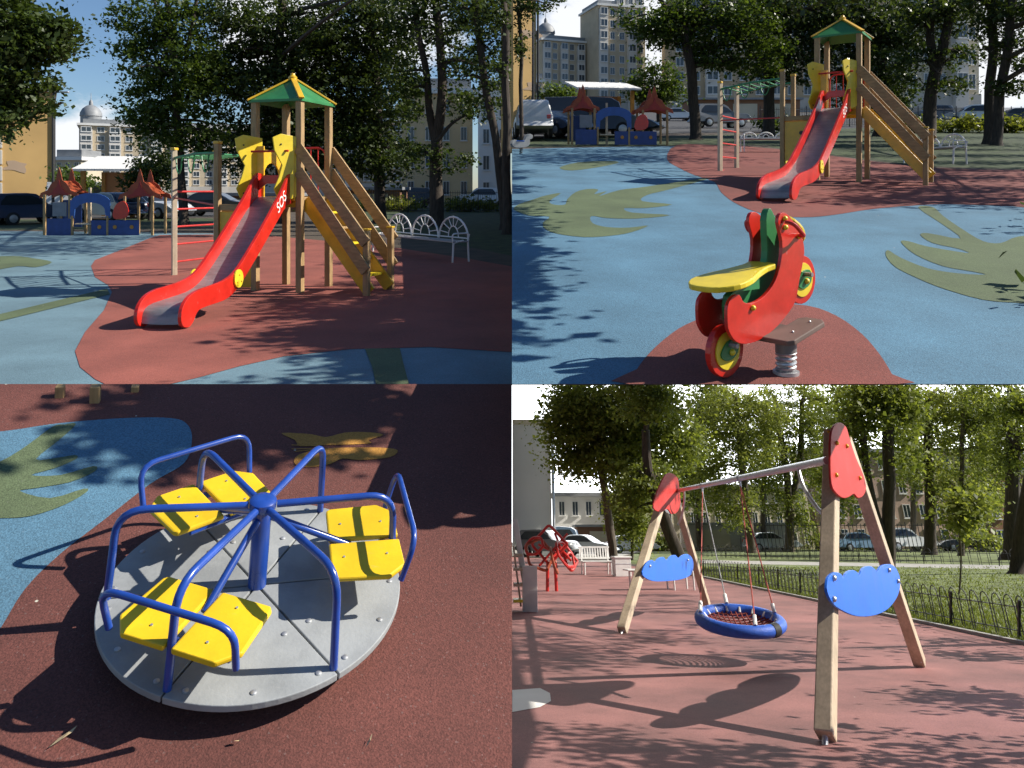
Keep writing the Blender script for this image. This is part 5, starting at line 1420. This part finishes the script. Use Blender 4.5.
tree(UR, 'R', 'dark dense tree right behind the tower roof of the sloping court', [[(880, 128, 6), (880, 80, 5.4), (878, 20, 4.5)]], 42,
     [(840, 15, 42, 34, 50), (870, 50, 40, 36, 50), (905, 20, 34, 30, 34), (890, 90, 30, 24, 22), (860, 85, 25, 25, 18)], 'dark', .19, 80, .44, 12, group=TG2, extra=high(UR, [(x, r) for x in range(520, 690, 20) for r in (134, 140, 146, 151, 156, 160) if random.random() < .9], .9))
tree(UR, 'R', 'tree with trunk forking low, between the tower and the white off-roader', [[(928, 138, 7), (930, 105, 6), (935, 72, 5.6)], [(935, 74, 5), (931, 40, 4), (930, -10, 3)], [(935, 74, 5.4), (945, 40, 4.6), (952, -10, 4)]], 36,
     [(930, 15, 36, 26, 26), (960, 10, 30, 20, 18), (915, 60, 20, 24, 10), (955, 55, 18, 16, 7), (945, 88, 20, 10, 5)], 'dark', .16, 65, .34, 14, group=TG2)
tree(UR, 'R', 'left one of two slim dark trunks at the right end of the sloping court', [[(988, 140, 5), (990, 90, 4.6), (993, 40, 4.2), (990, -15, 3.6)]], 33,
     [(985, 10, 26, 22, 16), (1000, 45, 18, 22, 8)], 'dark', .15, 65, .32, 8, group=TG2)
tree(UR, 'R', 'right one of two slim dark trunks at the right end of the sloping court', [[(996, 141, 5), (1000, 95, 4.6), (1008, 45, 4.4), (1014, -15, 3.6)]], 32,
     [(1015, 10, 26, 22, 18), (1018, 50, 18, 24, 10), (1012, 85, 16, 14, 6)], 'dark', .15, 65, .32, 8, group=TG2, extra=high(UR, [(x, r) for x in range(860, 1024, 16) for r in (150, 156, 163, 170, 178, 190, 200) if random.random() < .8], .5))
tree(UR, 'R', 'bushy bright green tree in front of the apartment block, left of the dark trunk', [[(658, 128, 2), (658, 105, 2), (657, 85, 1.5)]], 52,
     [(655, 82, 24, 24, 36), (640, 92, 18, 14, 14), (672, 92, 14, 14, 10)], 'lit', .2, 65, .42, 8, name='bushy_tree', group=TG2)
tree(UR, 'R', 'round pale green bush above the left pagoda roof of the sloping court', [[(556, 118, 1.5), (556, 105, 1.2), (556, 95, 1)]], 60,
     [(556, 94, 14, 12, 18), (562, 100, 12, 8, 8)], 'lime', .22, 50, .40, 4, name='bush', cat='bush')
for i, (px, w_) in enumerate(((790, 30), (905, 26), (965, 34), (1010, 20))):
    tree(UR, 'R', ['dark hedge behind the yellow climbing wall of the sloping court', 'sunlit hedge left of the forked trunk on the sloping court', 'sunlit hedge below the white off-roader on the sloping court', 'sunlit hedge at the right end of the sloping court'][i], [[(px, 129, 1), (px, 126, 1), (px, 124, .8)]], 48,
         [(px, 125, w_, 6, 26)], 'dark' if i == 0 else 'yel', .2, 50, .38, 0, name='hedge', cat='hedge', group='hedges behind the sloping court')

# sunken court
TG3 = 'trees around the lawn of the sunken court'
def stree(label, trunks, row, blobs, **k):
    px = trunks[0][0][0]; b = LR.g(px, row)
    tree(LR, 'S', label, trunks, b.y, blobs, group=TG3, base=b, **k)
stree('full green tree at the left of the lawn, its trunk rising behind the white bench', [[(614, 562, 4.6), (609, 520, 4.2), (603, 480, 3.8), (598, 440, 3), (600, 395, 2.4)]], 562,
      [(580, 405, 42, 26, 44), (600, 435, 50, 30, 54), (640, 410, 42, 30, 44), (575, 455, 26, 20, 18), (625, 465, 36, 22, 26), (665, 440, 34, 30, 34), (560, 425, 18, 16, 8)], leaf='sunny', size=.21, per=75, sig=.52, limbs=22, bark=m_barkl)
stree('dark trunk leaning left, seen through the far A-frame of the swing', [[(684, 566, 7), (672, 540, 6.4), (662, 510, 6), (650, 480, 5), (645, 430, 4)]], 566,
      [(650, 400, 36, 20, 26), (655, 480, 26, 18, 16), (630, 500, 20, 14, 8)], leaf='sunny', size=.18, per=65, sig=.42, limbs=10)
stree('low bright green leafy tree behind the far A-frame', [[(632, 560, 1.6), (632, 530, 1.4), (634, 505, 1)]], 560,
      [(630, 505, 20, 22, 20), (640, 530, 12, 14, 8), (622, 520, 10, 14, 6)], leaf='pale', size=.2, per=55, sig=.45, limbs=6, bark=m_barkl, name='bushy_tree')
stree('leafy tree with slim trunk leaning left behind the swing ropes', [[(752, 545, 4.6), (748, 510, 4), (744, 480, 3.6), (738, 430, 3), (735, 395, 2.4)]], 553,
      [(720, 410, 34, 26, 34), (745, 450, 34, 32, 36), (700, 450, 26, 26, 18), (730, 500, 26, 22, 16), (765, 410, 26, 24, 20), (735, 515, 20, 14, 8), (712, 490, 18, 18, 8)], leaf='pale', size=.2, per=65, sig=.5, limbs=16, bark=m_barkl)
stree('twin slim trunks behind the beam of the swing, left of the near post', [[(789, 547, 4.8), (790, 510, 4), (786, 470, 3.4), (778, 420, 2.6), (774, 395, 2)], [(790, 505, 3.4), (800, 460, 2.8), (802, 400, 2.2)]], 552,
      [(790, 405, 36, 24, 34), (805, 450, 26, 28, 22), (775, 470, 20, 26, 12), (800, 510, 20, 20, 10), (820, 420, 22, 26, 18), (800, 525, 16, 10, 5), (775, 505, 14, 14, 5)], leaf='sunny', size=.2, per=65, sig=.48, limbs=14, bark=m_barkl)
stree('stout straight dark trunk right of the red top board', [[(888, 566, 6.6), (889, 520, 6), (889, 470, 5.6), (888, 420, 5.4), (889, 386, 5)], [(886, 540, 4.4), (872, 500, 3.8), (866, 460, 3.4), (860, 415, 2.8), (856, 390, 2.2)]], 570,
      [(870, 400, 40, 20, 30), (855, 430, 22, 28, 16), (900, 405, 24, 20, 16), (905, 450, 16, 24, 8), (845, 470, 16, 20, 8)], leaf='sunny', size=.17, per=65, sig=.40, limbs=14)
stree('dark trunk standing in the lawn right of the white off-roader', [[(930, 548, 6), (930, 500, 5), (928, 450, 4.4), (929, 395, 3.6)]], 555,
      [(925, 402, 36, 20, 28), (935, 435, 34, 28, 26), (915, 470, 26, 22, 14), (950, 480, 24, 20, 12)], leaf='pale', size=.2, per=65, sig=.46, limbs=16)
stree('slim tree with a curtain of light leaves right of the lawn trunk', [[(961, 553, 2.8), (962, 510, 2.4), (962, 450, 2), (964, 395, 1.6)]], 556,
      [(965, 400, 34, 20, 26), (975, 440, 28, 30, 24), (968, 490, 22, 26, 16), (970, 520, 18, 16, 8), (985, 420, 24, 24, 16), (958, 500, 14, 18, 6)], leaf='pale', size=.19, per=60, sig=.44, limbs=12, bark=m_barkl)
stree('broad dark trunk near the right edge of the lawn', [[(1011, 556, 8), (1012, 510, 7), (1013, 450, 6.4), (1013, 390, 5.6)]], 560,
      [(1005, 402, 34, 20, 28), (1020, 440, 28, 34, 24), (1000, 460, 16, 20, 8)], leaf='sunny', size=.18, per=65, sig=.44, limbs=12)
stree('rough dark trunk leaning in at the right edge of the lawn', [[(1016, 574, 7), (1019, 545, 6.6), (1026, 500, 6), (1032, 450, 5), (1034, 395, 4)]], 574,
      [(1030, 410, 24, 24, 14)], leaf='sunny', size=.17, per=60, sig=.4, limbs=6)
for px, row, lf, bl in ((700, 551, 'sunny', [(695, 440, 32, 40, 40), (690, 490, 24, 26, 20), (715, 400, 30, 20, 22)]), (835, 551, 'pale', [(835, 420, 30, 36, 36), (830, 470, 24, 26, 20), (838, 505, 18, 16, 8)]), (985, 550.5, 'pale', [(985, 430, 30, 36, 34), (990, 480, 22, 24, 16), (980, 512, 18, 12, 8)]), (915, 551, 'sunny', [(912, 420, 26, 30, 28), (905, 465, 20, 18, 10)]), (765, 551, 'sunny', [(762, 430, 28, 34, 30), (760, 480, 22, 24, 14)])):
    stree({700: 'far green tree behind the beam of the swing', 835: 'far light green tree between the red top board and the stout trunk', 985: 'far light green tree before the dark brown house', 915: 'far green tree just left of the lawn trunk', 765: 'far green tree between the swing ropes and the twin trunks'}[px],
          [[(px, row, 3), (px-2, 510, 2.6), (px, 460, 2.2), (px+2, 400, 1.6)]], row, bl, leaf=lf, size=.3, per=60, sig=.75, limbs=10, bark=m_barkl)
def sap(label, px, row, top, blobs):
    b = LR.g(px, row)
    tree(LR, 'S', label, [[(px, row, .9), (px+1, (row+top)/2, .8), (px, top, .6)]], b.y, blobs, base=b, leaf='pale', size=.12, per=50, sig=.25, limbs=6, bark=m_barkl, name='sapling', cat='sapling', group='saplings in the lawn')
sap('thin sapling in the lawn right of the near cloud board', 959, 594, 520, [(962, 520, 20, 16, 8), (970, 505, 14, 12, 6)])
for px, row, r_, lb in ((705, 549.5, 14, 'low bright bush left of the twin trunks at the back of the lawn'), (826, 550, 16, 'low bright bush behind the near swing post'), (952, 551, 15, 'low bright bush between the lawn trunk and the curtain tree'), (990, 552, 13, 'low bright bush left of the broad right trunk'), (868, 550, 13, 'low bright bush left of the stout dark trunk'), (660, 551, 14, 'low bright bush behind the far A-frame')):
    b = LR.g(px, row)
    tree(LR, 'S', lb, [[(px, row, 1), (px, row-5, .8), (px, row-9, .6)]], b.y, [(px, row-7, r_, 6, 10)], base=b, leaf='pale', size=.25, per=45, sig=.5, limbs=3, name='bush', cat='bush', group='bushes at the back of the lawn')
# added unseen trees right of the sunken court, leaf clumps set to cast dapples
def shade(G, x, y, z0, H, blobs, label, leaf='mid', n=60, per=45, sig=.4, size=.2):
    b = V((x, y, z0)); t = thing('added_shade_tree', label, 'tree', Matrix.Translation(b), 'added shade trees to the right')
    mb = MB(); mb.tube([(0, 0, -.3), (.1, 0, H*.5), (0, .1, H*.95)], [.2, .16, .06], 9)
    P_ = []; 
    for (cx, cy, cz, r, n_) in blobs:
        for i in range(n_):
            u = RNG.normal(size=3); u /= np.linalg.norm(u); u *= RNG.uniform(0, 1)**.4
            c = np.array([cx, cy, cz]) + u*np.array([r, r, r*.6])
            if i % 6 == 0: mb.tube([(0, .05, min(H*.9, max(H*.4, c[2]-1.0))), tuple(c)], [.05, .012], 5)
            P_.append(c + RNG.normal(size=(per, 3))*sig*np.array([1, 1, .7]))
    mb.build('trunk', m_bark, t, smooth=True)
    leaves('crown', np.concatenate(P_) + np.array(b), size, LEAF[leaf], t, b)
SHADES = True
def shader(name_label, base, H, pts, leaf, size, per):
    b = V(base); t = thing('added_shade_tree', name_label, 'tree', Matrix.Translation(b), 'added shade trees to the right')
    mb = MB(); top = V((0, 0, H)); tr = [V((0, 0, -.3)), V((.12, 0, H*.35)), V((0, .1, H*.7)), top]
    mb.tube([tuple(p) for p in tr], [.2, .17, .13, .05], 9); P_ = []
    for i, (c, s_) in enumerate(pts):
        c = V(c)-b
        if i % 400 == 399:
            a = V((.05, .05, min(max(c.z-1.2, H*.35), H*.9))); mb.tube(smooth_poly([tuple(a), tuple(a.lerp(c, .5)+V((0, 0, .3))), tuple(c)], 3, False), .012, 5)
        P_.append(np.array(c) + RNG.normal(size=(per, 3))*s_*np.array([1, 1, .7]))
    mb.build('trunk', m_bark, t, smooth=True)
    leaves('crown', np.concatenate(P_) + np.array(b), size, LEAF[leaf], t, b)
pA = high(UL, [(random.uniform(290, 388), random.uniform(300, 342)) for i in range(36)], .27) + high(UL, [(random.uniform(345, 402), random.uniform(240, 384)) for i in range(34)], .22) + high(UL, [(random.uniform(382, 402), random.uniform(245, 384)) for i in range(40)], .16) + high(LL, [(random.uniform(190, 335), random.uniform(386, 424)) for i in range(36)], .28) + high(LL, [(random.uniform(110, 200), random.uniform(420, 455)) for i in range(5)], .16)
shader('added unseen leafy shade tree standing outside the right edge, near the camera', (6.3, 2.3, LR.z(6.3, 2.3)), 9.5, pA, 'mid', .12, 110)
pB = aside(LR, [(random.gauss(x, 14), random.gauss(y, 7)) for x, y in ((545, 640), (590, 650), (640, 640), (600, 720), (560, 740), (900, 740), (960, 755), (960, 650), (930, 620), (980, 700), (600, 600), (560, 605), (660, 590), (720, 620), (650, 745), (700, 762), (600, 690), (900, 715), (1000, 700), (850, 755), (540, 660), (680, 610), (720, 745), (780, 650), (700, 700), (800, 740), (750, 725)) for _ in range(3)], .30)
def clear(c):
    """keep the near frame of the swing out of these shadows"""
    return all((V(q)-c).cross(sd).length > r_ for q, r_ in ((P(863, 592, 7.2), 1.3), (P(846, 460, 7.7), 1.2), (P(826, 560, 6.6), .7), (P(826, 690, 6.1), .6), (LR.g(664, 621)+N*1.2, .9), (LR.g(664, 621)+N*2.1, .8)))
pB = [p for p in pB if clear(p[0])]
pB1 = [p for p in pB if p[0].y < 8.5]; pB2 = [p for p in pB if p[0].y >= 8.5]
if pB1: shader('added unseen leafy shade tree right of the sunken court, nearer to the camera', (8.5, 6.0, LR.z(8.5, 6.0)), 3.5, pB1, 'mid', .11, 90)
if pB2: shader('added unseen leafy shade tree right of the sunken court, further from the camera', (13.5, 11.5, LR.z(13.5, 11.5)), 7, pB2, 'mid', .13, 110)
bpy.context.view_layer.update()
